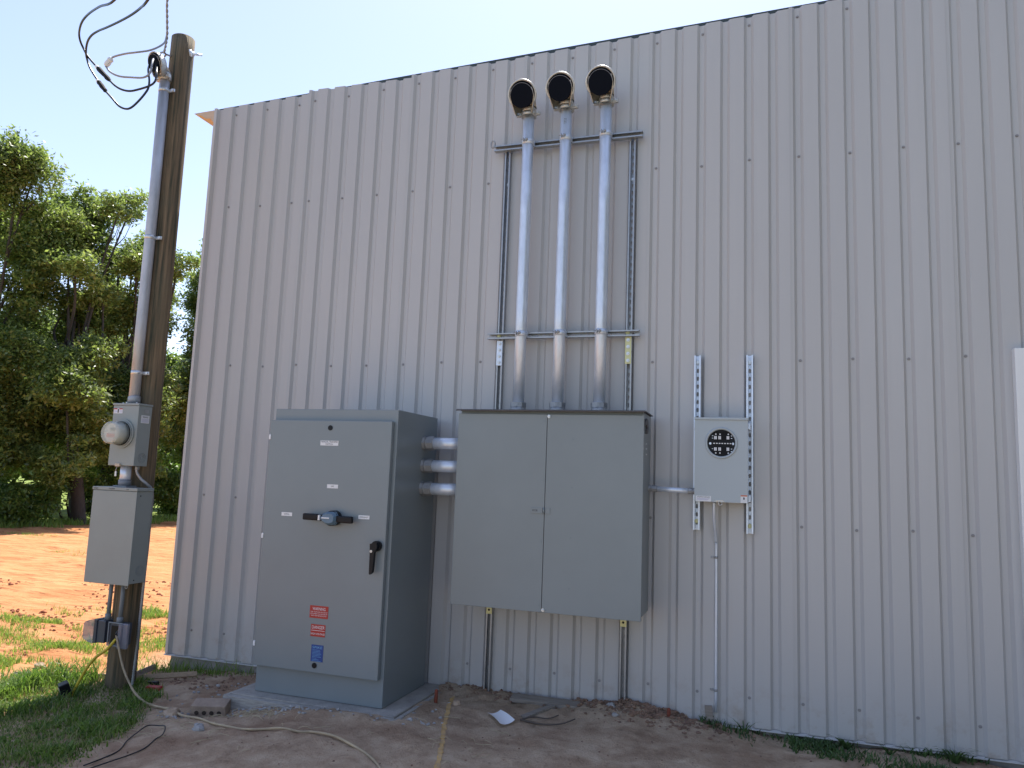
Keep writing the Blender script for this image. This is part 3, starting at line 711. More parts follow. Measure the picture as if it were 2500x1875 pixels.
for z in (1.952, .766):
    b = MB(); b.tube([(3.070, -.401, z), (3.070, -.407, z)], .011, 12); b.box(3.062, 3.078, -.416, -.407, z - .004, z + .004, .002); b.build('wing_screw', 'zinc_bright', drr)
hp = MB(); hp.box(2.970, 3.046, -.4065, -.4015, 1.347, 1.381, .001); hp.box(3.066, 3.096, -.4050, -.4015, 1.347, 1.381, .001); hp.tube([(3.056, -.406, 1.346), (3.056, -.406, 1.382)], .0055, 10)
hs = hp.build('hasp', 'cabinet_gray', dl)
b = MB(); b.box(2.984, 3.014, -.4085, -.4068, 1.3605, 1.3625); b.box(2.984, 3.014, -.4085, -.4068, 1.3675, 1.3695); b.box(3.010, 3.0135, -.4085, -.4068, 1.3625, 1.3675); b.box(2.984, 2.9865, -.4085, -.4068, 1.3625, 1.3675); b.build('hasp_slot', 'pvc_dark', hs)
for x in (2.604, 3.507):
    b = MB(); b.box(x - .020, x + .020, -.069, -.0635, .652, .766, .001); tb = b.build('mounting_bracket', 'zinc_yellow', cb)
    MB().tube([(x, -.069, .679), (x, -.0705, .679)], .0075, 12).build('bolt_hole', 'black_rubber', tb)
b = MB()
b.prism([(-.37, 1.93), (-.30, 1.955), (-.255, 1.945), (-.235, 1.90), (-.255, 1.865), (-.30, 1.86), (-.30, 1.885), (-.285, 1.90), (-.31, 1.92), (-.37, 1.905)], lambda p: (3.661, p[0], p[1]), lambda p: (3.672, p[0], p[1])); b.build('door_stay', 'cap_brown', cb)
b = MB()
for z in (1.80, 1.77, 1.735): b.box(3.661, 3.664, -.27, -.245, z - .004, z + .004)
b.build('knockout_mark', 'zinc_bright', cb)

# three horizontal conduits between the cabinets
pos = ('topmost', 'middle', 'lowest')
for i, z in enumerate((1.771, 1.619, 1.468)):
    t = thing('conduit', f'{pos[i]} of three short horizontal steel conduits joining the two gray cabinets', 'conduit', (2.32, -.298, z), 'short conduits between the cabinets')
    MB().tube([(2.20, -.298, z), (2.455, -.298, z)], .0395, 28).build('pipe', 'galv', t)
    b = MB(); fitting(b, (2.171, -.298, z), (2.250, -.298, z), .0395); b.build('fitting', 'galv_dull', t)

t = thing('conduit', 'thin horizontal conduit between the wide cabinet and the meter socket', 'conduit', (3.8, -.12, 1.522))
MB().tube([(3.68, -.12, 1.526), (3.94, -.12, 1.520)], .0165, 20).build('pipe', 'galv', t)
b = MB(); fitting(b, (3.661, -.12, 1.5265), (3.716, -.12, 1.5255), .0168); fitting(b, (3.949, -.12, 1.520), (3.905, -.12, 1.521), .0165); b.build('fitting', 'galv_dull', t)

# ------------------------------------------------------------------ meter socket
ms = thing('meter_socket', 'small light gray meter socket with an empty round opening', 'meter socket', (4.106, -.11, 1.46))
MB().box(3.953, 4.258, -.160, -.064, 1.466, 1.966, .003).build('box', 'socket_gray', ms)
cx, cz, ri = 4.107, 1.820, .083
b = MB(); N = 48; vs = []; x0, x1, z0, z1 = 3.948, 4.263, 1.461, 1.962
for yy in (-.176, -.1615):
    for i in range(N): a = 2 * math.pi * i / N; vs.append((cx + ri * math.cos(a), yy, cz + ri * math.sin(a)))
    for i in range(N):
        a = 2 * math.pi * i / N; c_, s_ = math.cos(a), math.sin(a)
        k = min(((x1 - cx) / c_ if c_ > 1e-9 else (x0 - cx) / c_ if c_ < -1e-9 else 9e9), ((z1 - cz) / s_ if s_ > 1e-9 else (z0 - cz) / s_ if s_ < -1e-9 else 9e9))
        vs.append((cx + k * c_, yy, cz + k * s_))
for q in ((x0, z0), (x1, z0), (x1, z1), (x0, z1)):
    for off in (N, 3 * N):
        j = min(range(off, off + N), key=lambda i: (vs[i][0] - q[0]) ** 2 + (vs[i][2] - q[1]) ** 2); vs[j] = (q[0], vs[j][1], q[1])
fs = []
for i in range(N):
    j = (i + 1) % N
    fs += [(i, j, N + j, N + i), (2 * N + j, 2 * N + i, 3 * N + i, 3 * N + j), (i, 2 * N + i, 2 * N + j, j), (N + j, 3 * N + j, 3 * N + i, N + i)]
b.add(vs, fs); cov = b.build('cover', 'socket_gray', ms)
b = MB(); rg = [(cx + .0895 * math.cos(2 * math.pi * i / 40), -.178, cz + .0895 * math.sin(2 * math.pi * i / 40)) for i in range(41)]
b.tube(rg, .0075, 10, False); b.build('ring', 'socket_gray', cov)
MB().box(3.945, 4.266, -.184, -.066, 1.9625, 1.977, .002).build('top_lip', 'socket_gray', ms)
MB().box(4.07, 4.145, -.150, -.09, 1.9775, 1.984, .002).build('top_plate', 'socket_gray', ms)
MB().tube([(cx, -.1612, cz), (cx, -.1605, cz)], ri + .002, 40).build('socket_backing', 'black_plastic', ms)
b = MB(); b.box(cx - .06, cx + .066, -.168, -.162, cz - .012, cz + .008, .001); b.box(cx - .05, cx + .055, -.166, -.162, cz - .07, cz - .02, .001); b.box(cx - .05, cx + .055, -.166, -.162, cz + .018, cz + .07, .001)
tb = b.build('terminal_block', 'black_rubber', ms)
b = MB()
for dx in (-.035, -.010, .039):
    for dz in (.033, -.037):
        for e in (-.0042, .0042): b.box(cx + dx + e - .0035, cx + dx + e + .0035, -.1745, -.1665, cz + dz - .010, cz + dz + .010, .0005)
        b.tube([(cx + dx + .002, -.168, cz + dz * 1.65), (cx + dx + .002, -.172, cz + dz * 1.65)], .0045, 8)
b.build('jaw', 'white_plastic', tb)
b = MB()
for k in range(7): b.box(cx - .048 + k * .0162, cx - .038 + k * .0162, -.1705, -.1685, cz - .005, cz + .001)
b.build('terminal_strip', 'white_plastic', tb)
b = MB()
for dx in (-.066, .068): b.tube([(cx + dx, -.1625, cz - .003), (cx + dx, -.168, cz - .003)], .0075, 12)
for dx, dz in ((-.052, .030), (-.052, .045), (.060, .03), (.060, .045), (-.052, -.035), (.060, -.035), (.06, -.05)): b.box(cx + dx - .004, cx + dx + .004, -.166, -.1635, cz + dz - .002, cz + dz + .002)
b.build('terminal_screw', 'galv', tb)
p = plate('notice_label', 4.0025, 1.4785, .090, .034, 'label_white', cov, -.1765)
text('lettering', 'ATTENTION INSTALLER', .010, (4.0025, -.1782, 1.488), 'label_black', p, width=.075)
b = MB()
for k in range(3): b.box(3.965, 4.040 - .006 * k, -.1782, -.1778, 1.4790 - k * .0045, 1.4808 - k * .0045)
b.build('fine_print', 'label_lilac', p)
p = plate('warning_sticker', 4.240, 1.485, .038, .046, 'label_white', cov, -.1765)
MB().box(4.221, 4.259, -.1782, -.1777, 1.501, 1.508).build('sticker_band', 'label_orange', p)
MB().box(4.236, 4.244, -.1782, -.1777, 1.482, 1.495).build('symbol', 'label_black', p)
b = MB(); b.prism([(-.034, 0), (.034, 0), (.018, .012), (-.018, .012)], lambda q: (4.098 + q[0], -.178, 1.462 + q[1]), lambda q: (4.098 + q[0], -.182, 1.462 + q[1]))
rg = [(4.102 + .011 * math.cos(2 * math.pi * i / 16), -.181, 1.453 + .011 * math.sin(2 * math.pi * i / 16)) for i in range(17)]
b.tube(rg, .0035, 6); b.build('latch', 'cast_alu', ms)
for x in (3.943, 4.270):
    for z in (1.93, 1.488): MB().box(x - .008, x + .008, -.112, -.066, z - .020, z + .020, .002).build('side_clip', 'galv', ms)
b = MB(); b.box(4.260, 4.272, -.17, -.12, 1.50, 1.94, .002)

t = thing('ground_conduit', 'thin vertical conduit dropping from the meter socket down the wall', 'conduit', (4.07, -.035, .2))
b = MB(); pts = smooth_path([(4.062, -.11, 1.458), (4.061, -.105, 1.40), (4.062, -.085, 1.335), (4.070, -.045, 1.225), (4.072, -.032, 1.17), (4.073, -.031, .8), (4.074, -.031, .197)], 5)
b.tube(pts, .0088, 14); b.build('pipe', 'galv', t)
for z in (1.118, .326):
    b = MB(); b.tube([(4.073, -.031, z - .007), (4.073, -.031, z + .007)], .0105, 14); b.box(4.038, 4.066, -.0245, -.021, z - .007, z + .007, .001); b.tube([(4.048, -.024, z), (4.048, -.031, z)], .007, 8); b.build('strap', 'galv_dull', t)

# ------------------------------------------------------------------ utility pole and its equipment
PX, PY = .080, -.587
pole = thing('utility_pole', 'weathered brown wooden utility pole at the building corner', 'utility pole', (PX, PY, 0))
b = MB(); hts = np.linspace(-.3, 4.845, 40); rs = [.097 - .0025 * h for h in hts]
random.seed(11); ns = 40; vs = []
for j, h in enumerate(hts):
    for i in range(ns):
        a = 2 * math.pi * i / ns; rr = rs[j] * (1 + .018 * math.sin(3 * a + h * .7) + .012 * float(vnoise(np.array([a * 3.]), np.array([h * .5]))[0]) * 2)
        vs.append((PX + rr * math.cos(a), PY + rr * math.sin(a), h))
fs = [(j * ns + i, j * ns + (i + 1) % ns, (j + 1) * ns + (i + 1) % ns, (j + 1) * ns + i) for j in range(len(hts) - 1) for i in range(ns)]
b.add(vs, fs, True); m0 = (len(hts) - 1) * ns; b.f.append(tuple(m0 + i for i in range(ns))); b.sm.append(False)
b.build('shaft', 'pole_wood', pole)
b = MB()
b.tube([(.166, -.57, 4.722), (.195, -.505, 4.745)], .0095, 10); b.hexnut((.160, -.585, 4.718), (.169, -.562, 4.723), .021); b.tube([(.150, -.60, 4.714), (.160, -.583, 4.719)], .029, 14); b.build('through_bolt', 'galv', pole)
b = MB(); rg = [(.030 + .018 * math.cos(a) - .01, -.715 - .022 * math.sin(a), 4.655 + .010 * math.cos(a)) for a in [2 * math.pi * i / 18 for i in range(19)]]
b.tube(rg, .0065, 8); b.tube([(.042, -.70, 4.660), (.060, -.66, 4.662)], .007, 8); b.build('eye_bolt', 'galv_dull', pole)

rc = thing('service_riser', 'galvanized conduit with a rounded weather hood strapped up the wooden pole', 'conduit', (.08, -.722, 2.0))
MB().tube([(.086, -.724, 2.0), (.082, -.722, 2.6), (.075, -.716, 3.5), (.062, -.712, 4.455)], .0365, 24).build('pipe', 'pole_conduit', rc)
MB().tube([(.088, -.724, 1.975), (.088, -.724, 2.03), (.087, -.724, 2.035)], [.042, .042, .038], 24).build('coupling', 'galv_dull', rc)
for z, xx, yy in ((4.36, .063, -.7125), (3.21, .078, -.718), (2.205, .085, -.723)):
    b = MB(); b.tube([(xx, yy, z - .014), (xx, yy, z + .014)], .0385, 24); b.box(xx + .025, xx + .085, -.700, -.690, z - .012, z + .012, .003)
    b.tube([(xx + .070, -.70, z), (xx + .070, -.708, z)], .010, 10); b.build('strap', 'zinc_bright', rc)
weatherhead(rc, (.045, -.810, 4.535), .84, R(-12), 4.455, .062, -.712)

mb = thing('electric_meter', 'gray electric meter box with a round glass meter on the pole', 'electric meter', (.112, -.75, 1.54))
MB().box(.0, .225, -.812, -.690, 1.542, 1.962, .004).build('box', 'meter_gray', mb)
MB().box(-.004, .229, -.818, -.688, 1.9625, 1.977, .003).build('lid', 'meter_gray', mb)
b = MB()
for x, y in ((.03, -.76), (.10, -.80), (.18, -.79)): b.ball((x, y, 1.982), .006)
b.build('lid_screw', 'zinc_bright', mb)
b = MB(); b.tube([(.103, -.812, 1.764), (.103, -.822, 1.764)], .102, 40); b.tube([(.103, -.822, 1.764), (.103, -.829, 1.764)], .090, 40); b.build('ring', 'meter_gray', mb)
MB().tube([(.103, -.829, 1.764), (.103, -.836, 1.764)], .084, 36).build('gasket', 'black_rubber', mb)
b = MB(); b.tube([(.103, -.836, 1.764), (.103, -.865, 1.764), (.103, -.90, 1.764), (.103, -.925, 1.764), (.103, -.934, 1.764)], [.083, .080, .078, .075, .066], 40); gl = b.build('meter_glass', 'meter_glass', mb)
MB().tube([(.103, -.838, 1.764), (.103, -.905, 1.764)], .066, 36).build('meter_body', 'meter_face', gl)
MB().box(.092, .134, -.9085, -.9055, 1.776, 1.799, .001).build('display', 'lcd', gl)
b = MB(); b.box(.060, .130, -.9080, -.9055, 1.732, 1.758, .001); b.box(.080, .125, -.908, -.9055, 1.712, 1.716); b.build('data_tag', 'tag_red', gl)
b = MB(); b.box(.078, .128, -.9095, -.9082, 1.7255, 1.7285); b.build('bar_strip', 'label_white', gl)
p = MB().box(.006, .084, -.8135, -.8122, 1.905, 1.940).build('warning_sticker', 'label_white', mb)
b = MB(); b.box(.006, .036, -.8145, -.8138, 1.933, 1.940); b.box(.054, .084, -.8145, -.8138, 1.933, 1.940); b.build('sticker_band', 'label_red', p)
MB().box(.041, .050, -.8145, -.8138, 1.909, 1.936).build('symbol', 'label_black', p)
b = MB()
for k in range(3): b.box(.010, .036, -.8145, -.8138, 1.912 + .006 * k, 1.9145 + .006 * k); b.box(.055, .081, -.8145, -.8138, 1.912 + .006 * k, 1.9145 + .006 * k)
b.build('fine_print', 'label_lilac', p)
p = MB().box(.2262, .2275, -.786, -.712, 1.842, 1.897).build('notice_label', 'label_white', mb)
text('lettering', 'WARNING', .017, (.2280, -.749, 1.884), 'label_black', p, face='+X', width=.052)
b = MB()
for k in range(5): b.box(.2276, .2281, -.780, -.718, 1.848 + .0055 * k, 1.850 + .0055 * k)
b.build('fine_print', 'label_lilac', p)
p = MB().box(.2262, .2270, -.762, -.722, 1.912, 1.938).build('raised_mark', 'galv_dull', mb)
def rings(x, y, z, rr, parent, m='switch_gray'):
    b = MB()
    for r in rr: b.tube([(x, y + r * math.cos(a), z + r * math.sin(a)) for a in [2 * math.pi * i / 24 for i in range(25)]], .0011, 5, False)
    b.build('knockout', m, parent)
rings(.2258, -.745, 1.600, (.034, .024, .013), mb)
b = MB(); b.box(.075, .115, -.825, -.811, 1.535, 1.556, .002); b.tube([(.095, -.82, 1.54), (.088, -.825, 1.51), (.093, -.822, 1.492)], .0025, 6); b.build('seal_hasp', 'cast_tan', mb)
MB().box(.082, .096, -.826, -.820, 1.468, 1.502, .001).build('seal_tag', 'zinc_bright', mb)

t = thing('pipe_nipple', 'short steel pipe joining the meter box and the gray box under it', 'pipe', (.105, -.75, 1.4))
MB().tube([(.105, -.752, 1.43), (.105, -.752, 1.541)], .036, 24).build('pipe', 'galv', t)
b = MB(); b.tube([(.105, -.752, 1.405), (.105, -.752, 1.445)], .041, 24); b.box(.050, .165, -.800, -.705, 1.394, 1.404, .002); b.build('collar', 'pvc_gray', t)

bb = thing('breaker_box', 'large gray rectangular breaker box hanging on the lower pole', 'breaker box', (.115, -.76, .74))
MB().box(-.078, .302, -.829, -.690, .752, 1.370, .003).build('box', 'meter_gray', bb)
MB().box(-.080, .304, -.8365, -.8295, .742, 1.368, .003).build('cover', 'meter_gray', bb)
MB().box(-.084, .308, -.841, -.688, 1.371, 1.393, .003).build('lid', 'meter_gray', bb)
b = MB(); random.seed(4)
for x0_, n_ in ((-.072, 4), (.062, 5), (.215, 2)):
    for k in range(n_):
        x = x0_ + k * .011; b.box(x, x + .007, -.8422, -.8415, 1.378 + random.uniform(0, .004), 1.381 + random.uniform(0, .004)); b.box(x + .002, x + .004, -.8422, -.8415, 1.376, 1.387)
b.build('handwriting', 'label_black', bb)
rings(.3025, -.745, .835, (.034, .026, .015), bb)
b = MB(); b.ball((.3030, -.80, 1.34), .004); b.ball((.3030, -.79, .775), .004); b.build('side_screw', 'black_rubber', bb)
rg = [(.255 + .009 * math.cos(a), -.80, .728 + .010 * math.sin(a)) for a in [2 * math.pi * i / 14 for i in range(15)]]
b = MB(); b.tube(rg, .003, 6); b.build('padlock_ring', 'galv_dull', bb)

# flexible metal conduit down the pole
t = thing('flexible_conduit', 'ribbed flexible metal conduit running down the right side of the pole', 'conduit', (.18, -.68, .5))
pts = smooth_path([(.195, -.745, 1.541), (.196, -.745, 1.50), (.222, -.730, 1.455), (.255, -.705, 1.42), (.268, -.672, 1.385), (.262, -.650, 1.33), (.240, -.625, 1.2), (.236, -.62, 1.0), (.231, -.62, .76), (.228, -.62, .55), (.226, -.62, .35), (.221, -.62, .2), (.213, -.62, .0)], 26)
b = MB(); b.tube(pts, [.0105 if (i // 1) % 2 else .0080 for i in range(len(pts))], 10); b.build('hose', 'galv_dull', t)
b = MB(); b.tube([(.195, -.745, 1.541), (.195, -.745, 1.518)], .015, 12); b.build('fitting', 'galv_dull', t)

# two PVC drops and outlet boxes
for x, y, zt, zb, lb in ((.028, -.70, .745, .505, 'left of two thin gray plastic conduits below the breaker box'), (.168, -.735, .745, .498, 'right of two thin gray plastic conduits below the breaker box')):
    t = thing('plastic_conduit', lb, 'conduit', (x, y, zb), 'plastic conduits below the breaker box')
    MB().tube([(x, y, zt), (x, y, .64), (x - .002, y, zb - .01)], .0135, 16).build('pipe', 'pvc_gray', t)
    b = MB(); b.tube([(x - .002, y, zb - .025), (x - .002, y, zb + .012), (x - .002, y, zb + .016)], [.021, .020, .014], 16); b.tube([(x, y, zt - .022), (x, y, zt - .001)], .017, 14); b.build('fitting', 'pvc_gray', t)
ob = thing('outlet_box', 'outdoor outlet box on the left of the pole with closed bubble cover', 'outlet box', (-.03, -.68, .33))
MB().box(-.012, .055, -.745, -.62, .330, .478, .005).build('box', 'pvc_dark', ob)
MB().box(-.040, -.0135, -.752, -.612, .324, .484, .006).build('flange', 'pvc_dark', ob)
b = MB(); b.prism([(-.041, .0), (-.085, .008), (-.120, .022), (-.130, .035), (-.130, .125), (-.120, .138), (-.085, .152), (-.041, .162)], lambda p: (p[0], -.750, .322 + p[1]), lambda p: (p[0], -.615, .322 + p[1])); b.build('bubble_cover', 'smoke_cover', ob)
ob2 = thing('outlet_box', 'outdoor outlet box on the front of the pole with cords plugged in', 'outlet box', (.17, -.72, .33))
MB().box(.108, .232, -.760, -.688, .330, .474, .005).build('box', 'pvc_dark', ob2)
b = MB(); b.box(.102, .238, -.768, -.7605, .324, .332, .002); b.box(.102, .238, -.768, -.7605, .474, .482, .002); b.box(.102, .110, -.768, -.7605, .332, .474, .002); b.box(.230, .238, -.768, -.7605, .332, .474, .002); b.build('flange', 'pvc_gray', ob2)
MB().box(.128, .212, -.764, -.760, .345, .460, .003).build('receptacle', 'black_plastic', ob2)
b = MB(); b.box(.241, .300, -.80, -.775, .322, .488, .010, 3); b.box(.236, .262, -.815, -.768, .326, .484, .004); b.build('open_cover', 'smoke_cover', ob2)
# plugs and cords
def cord(name, label, pts, r, m, plug=True, n=8, rn=5, cat='cord'):
    t = thing(name, label, cat, pts[0]); P = smooth_path(pts, rn)
    MB().tube(P, r, n).build('cable', m, t)
    if plug: MB().tube([Vector(pts[0]) + Vector((0, .045, .012)), Vector(pts[0]) + Vector((0, .02, .008)), Vector(pts[0]) + Vector((0, -.003, -.004))], [.021, .023, .013], 14).build('plug', 'black_plastic', t)
    return t
gp = lambda x, y, d=.008: (x, y, gh(x, y) + d)
tan_pts = [(.222, -.81, .410), (.275, -.835, .345), (.33, -.85, .25), (.40, -.865, .165), (.50, -.885, .085), (.62, -.905, .045), gp(.78, -.945, .014), gp(.90, -.995, .02), gp(1.02, -1.06, .02), gp(1.22, -1.15, .010), gp(1.36, -1.20), gp(1.49, -1.255, .005), gp(1.61, -1.27, .004), gp(1.74, -1.268, .006), gp(1.85, -1.25), gp(1.96, -1.245), gp(2.04, -1.25), gp(2.18, -1.272, .012), gp(2.31, -1.315, .012), gp(2.45, -1.39, .004), gp(2.58, -1.50, .012), gp(2.8, -1.75, .01), gp(3.1, -2.2, .01)]
cord('extension_cord', 'tan extension cord trailing from the outlet across the dirt', tan_pts, .0070, 'cord_tan')
yel = [(.214, -.80, .385), (.170, -.83, .315), (.115, -.85, .27), (.070, -.865, .21), (.03, -.88, .13), (.0, -.90, .04), (-.01, -.905, -.01)]
cord('extension_cord', 'short yellow extension cord hanging from the outlet into the grass', yel, .0095, 'cord_yellow')
loop = [(1.22, -1.95), (1.19, -1.72), (1.10, -1.56), (1.04, -1.42), (1.02, -1.33), (1.07, -1.30), (1.14, -1.33), (1.22, -1.43), (1.28, -1.55), (1.30, -1.68), (1.28, -1.95), (1.2, -2.3)]
t = thing('loose_cable', 'thin black cable lying in a loop on dirt beside the shaded grass', 'cable', gp(1.19, -1.72))
MB().tube(smooth_path([gp(x, y, .006 + (.012 if 2 < i < 7 else 0)) for i, (x, y) in enumerate(loop)], 6), .0034, 6).build('cable', 'black_cable', t)
# junk near the pole foot
t = thing('charger', 'small black power adapter with gray label lying in the grass', 'adapter', (-.02, -.95, .05))
MB().box(-.045, .045, -.03, .03, -.03, .05, .008, mtx=Matrix.Translation((-.04, -.93, .055)) @ Matrix.Rotation(R(-35), 4, 'Z') @ Matrix.Rotation(R(20), 4, 'X')).build('case', 'black_plastic', t)
MB().box(-.030, .035, -.0325, -.0305, -.015, .030, mtx=Matrix.Translation((-.04, -.93, .055)) @ Matrix.Rotation(R(-35), 4, 'Z') @ Matrix.Rotation(R(20), 4, 'X')).build('label_plate', 'gray_cable', t)
t = thing('tool_case', 'small red and black tool lying at the foot of the pole', 'tool', (.33, -.56, .02))
b = MB(); b.box(-.055, .055, -.028, .028, .0, .030, .010, 3, mtx=Matrix.Translation((.36, -.575, .015)) @ Matrix.Rotation(R(8), 4, 'Z')); b.build('body', 'red_plastic', t)
b = MB(); b.box(-.05, .03, -.02, .02, .0, .035, .010, 3, mtx=Matrix.Translation((.30, -.51, .02)) @ Matrix.Rotation(R(8), 4, 'Z')); b.build('grip', 'black_plastic', t)

# ------------------------------------------------------------------ overhead wires
A = [(1.02, -1.62, 5.02), (.95, -1.75, 4.78), (.80, -1.75, 4.5), (0.595, -1.7, 4.36), (0.25, -1.5, 4.504), (-0.077, -1.3, 4.632), (-0.249, -1.2, 4.662), (-0.384, -1.1, 4.67), (-0.428, -1.05, 4.643), (-0.446, -1.0, 4.611), (-0.393, -1.0, 4.538), (-0.304, -1.0, 4.45), (-0.225, -1.0, 4.381), (-0.154, -1.0, 4.314), (-0.099, -1.0, 4.267), (-0.055, -0.98, 4.243), (0.0, -0.96, 4.235), (0.06, -0.94, 4.251), (0.135, -0.93, 4.27), (0.18, -0.93, 4.289), (0.186, -0.92, 4.328), (0.165, -0.9, 4.399), (0.078, -0.82, 4.502)]
B = [(1.32, -1.85, 5.1), (1.30, -1.86, 4.7), (1.15, -1.84, 4.4), (0.96, -1.8, 4.232), (0.698, -1.6, 4.354), (0.524, -1.5, 4.401), (0.321, -1.4, 4.451), (0.104, -1.3, 4.505), (-0.088, -1.2, 4.569), (-0.204, -1.15, 4.583), (-0.294, -1.1, 4.576), (-0.357, -1.05, 4.539), (-0.397, -1.0, 4.516), (-0.358, -1.0, 4.44), (-0.274, -1.0, 4.336), (-0.225, -1.0, 4.28), (-0.177, -1.0, 4.231), (-0.114, -1.0, 4.172), (-0.066, -0.98, 4.119), (-0.012, -0.97, 4.095), (0.03, -0.96, 4.106), (0.082, -0.95, 4.156), (0.125, -0.94, 4.217), (0.136, -0.93, 4.261), (0.126, -0.92, 4.325), (0.086, -0.9, 4.416), (0.008, -0.82, 4.512)]
def splice(t, p0, p1, r, m='black_rubber', bright=True):
    p0, p1 = Vector(p0), Vector(p1); d = p1 - p0; random.seed(int(p0.z * 1000)); pts = [p0 + d * k / 8 for k in range(9)]
    MB().tube(pts, [r * .6] + [r * random.uniform(.85, 1.15) for _ in range(7)] + [r * .6], 9, True, False).build('splice', m, t)
    if bright: MB().tube([p0 - d * .12, p0, p0 + d * .1], [r * .5, r * .9, r * .6], 8, True, False).build('tape_end', 'white_plastic', t)
t = thing('service_wire', 'outer black service wire looping left of the pole top', 'wire', A[3], 'service wires at the pole top'); MB().tube(smooth_path(A, 5), .0075, 8).build('wire', 'black_cable', t); splice(t, (-0.288, -1.0, 4.436), (-0.154, -1.0, 4.314), .017)
t = thing('service_wire', 'inner black service wire making the lowest loop left of the pole top', 'wire', B[3], 'service wires at the pole top'); MB().tube(smooth_path(B, 5), .0075, 8).build('wire', 'black_cable', t); splice(t, (-0.266, -1.0, 4.325), (-0.177, -1.0, 4.231), .016)
C1 = [(0.164, -0.84, 4.712), (0.173, -0.86, 4.646), (0.163, -0.9, 4.589), (0.129, -0.95, 4.536), (0.067, -1.0, 4.502), (-0.035, -1.0, 4.506), (-0.13, -1.0, 4.5), (-0.163, -1.0, 4.49)]
C2 = [(-0.211, -1.0, 4.437), (-0.171, -1.0, 4.391), (-0.111, -1.0, 4.354), (-0.068, -0.98, 4.344), (0.001, -0.96, 4.34), (0.076, -0.94, 4.338), (0.118, -0.93, 4.355), (0.131, -0.92, 4.393), (0.125, -0.91, 4.445), (0.1, -0.88, 4.506), (0.051, -0.82, 4.559)]
t = thing('neutral_wire', 'gray wire with a white taped joint between drop cable and hood', 'wire', C1[0])
b = MB(); b.tube(smooth_path(C1, 5), .0068, 8); b.tube(smooth_path(C2, 5), .0072, 8); b.build('wire', 'gray_cable', t)
splice(t, (-.160, -1.0, 4.492), (-.211, -1.0, 4.437), .020, 'white_plastic', False)
drop = [(9., -9.0, 7.2), (3.2, -3.7, 5.75), (1.2, -1.85, 5.12), (.60, -1.28, 4.93), (0.399, -1.1, 4.80), (0.283, -0.97, 4.75), (0.189, -0.86, 4.696), (0.115, -0.79, 4.676), (0.040, -0.725, 4.660)]
t = thing('drop_cable', 'twisted gray overhead cable rising from the pole top eye bolt', 'cable', drop[-1])
P = smooth_path(drop, 22); b = MB()
for k in range(2):
    q = []; L = 0
    for i, p in enumerate(P):
        if i: L += (P[i] - P[i - 1]).length
        a = L * 2 * math.pi / .10 + k * math.pi; q.append(p + Vector((.0052 * math.cos(a), .0, .0052 * math.sin(a))))
    b.tube(q, .0055, 6)
b.build('strands', 'gray_cable', t)

# ------------------------------------------------------------------ loose items on the ground
br = thing('brick', 'tan brick with round holes on the dirt beside the pad', 'brick', (1.12, -.94, .05))
mt = Matrix.Translation((1.128, -.935, .090)) @ Matrix.Rotation(R(20), 4, 'Z') @ Matrix.Rotation(R(12), 4, 'X')
MB().box(-.105, .105, -.052, .052, -.037, .037, .005, 2, mtx=mt).build('body', 'brick_tan', br)
b = MB()
for k in range(4):
    c0 = mt @ Vector((-.068 + k * .045, -.0522, -.006)); c1 = mt @ Vector((-.068 + k * .045, -.0535, -.006)); b.tube([c0, c1], .0135, 12)
b.build('core_hole', 'brick_hole', br)
def plank(label, p0, p1, wd, th, m, z0=None, z1=None, roll=0):
    a = Vector((*p0, gh(*p0) + th / 2 if z0 is None else z0)); c = Vector((*p1, gh(*p1) + th / 2 if z1 is None else z1)); d = c - a
    t = MB().box(-d.length / 2, d.length / 2, -wd / 2, wd / 2, -th / 2, th / 2, .002, 1, mtx=Matrix.Translation((0, 0, 0)) @ d.to_track_quat('X', 'Z').to_matrix().to_4x4() @ Matrix.Rotation(roll, 4, 'X'))
    o = t.build('plank', m, None, origin=(0, 0, 0)); o.location = (a + c) / 2
    tag(o, label, 'plank'); return o
plank('thin pale board lying from the pole foot to the building corner', (.10, -.46), (.405, -.205), .035, .018, 'lumber', .045, .05, R(60))
plank('short gray board standing in sunlit grass by the building corner', (.0, -.52), (-.02, -.16), .04, .018, 'lumber_gray', .02, .045, R(70))
plank('long dark board lying behind the sunlit grass left of the pole', (-.75, -.72), (-.05, -.45), .035, .02, 'lumber_gray', .03, .03, R(70))
plank('weathered wood board half buried against the wall foot below the wide cabinet', (2.80, -.115), (3.43, -.10), .09, .026, 'lumber_gray', .152, .150, R(8))
o = plank('small broken piece of wood lying near the white paper', (2.975, -.42), (3.09, -.17), .045, .022, 'lumber_gray', .130, .145)
def twig(label, pts, r):
    o = MB().tube(smooth_path(pts, 4), [r * (1 - .5 * i / (len(pts) * 4)) for i in range((len(pts) - 1) * 4 + 1)], 6).build('stick', 'twig', None, origin=pts[0]); tag(o, label, 'stick', 'sticks by the paper')
twig('shorter dark stick on the dirt, the one nearer the wall', [gp(2.986, -.473, .012), gp(3.039, -.421, .014), gp(3.12, -.400, .012), gp(3.175, -.35, .018)], .0052)
twig('longer dark curved stick on the dirt right of the white paper', [gp(2.98, -.50, .010), gp(3.112, -.506, .012), gp(3.22, -.469, .014), gp(3.285, -.385, .02)], .0058)
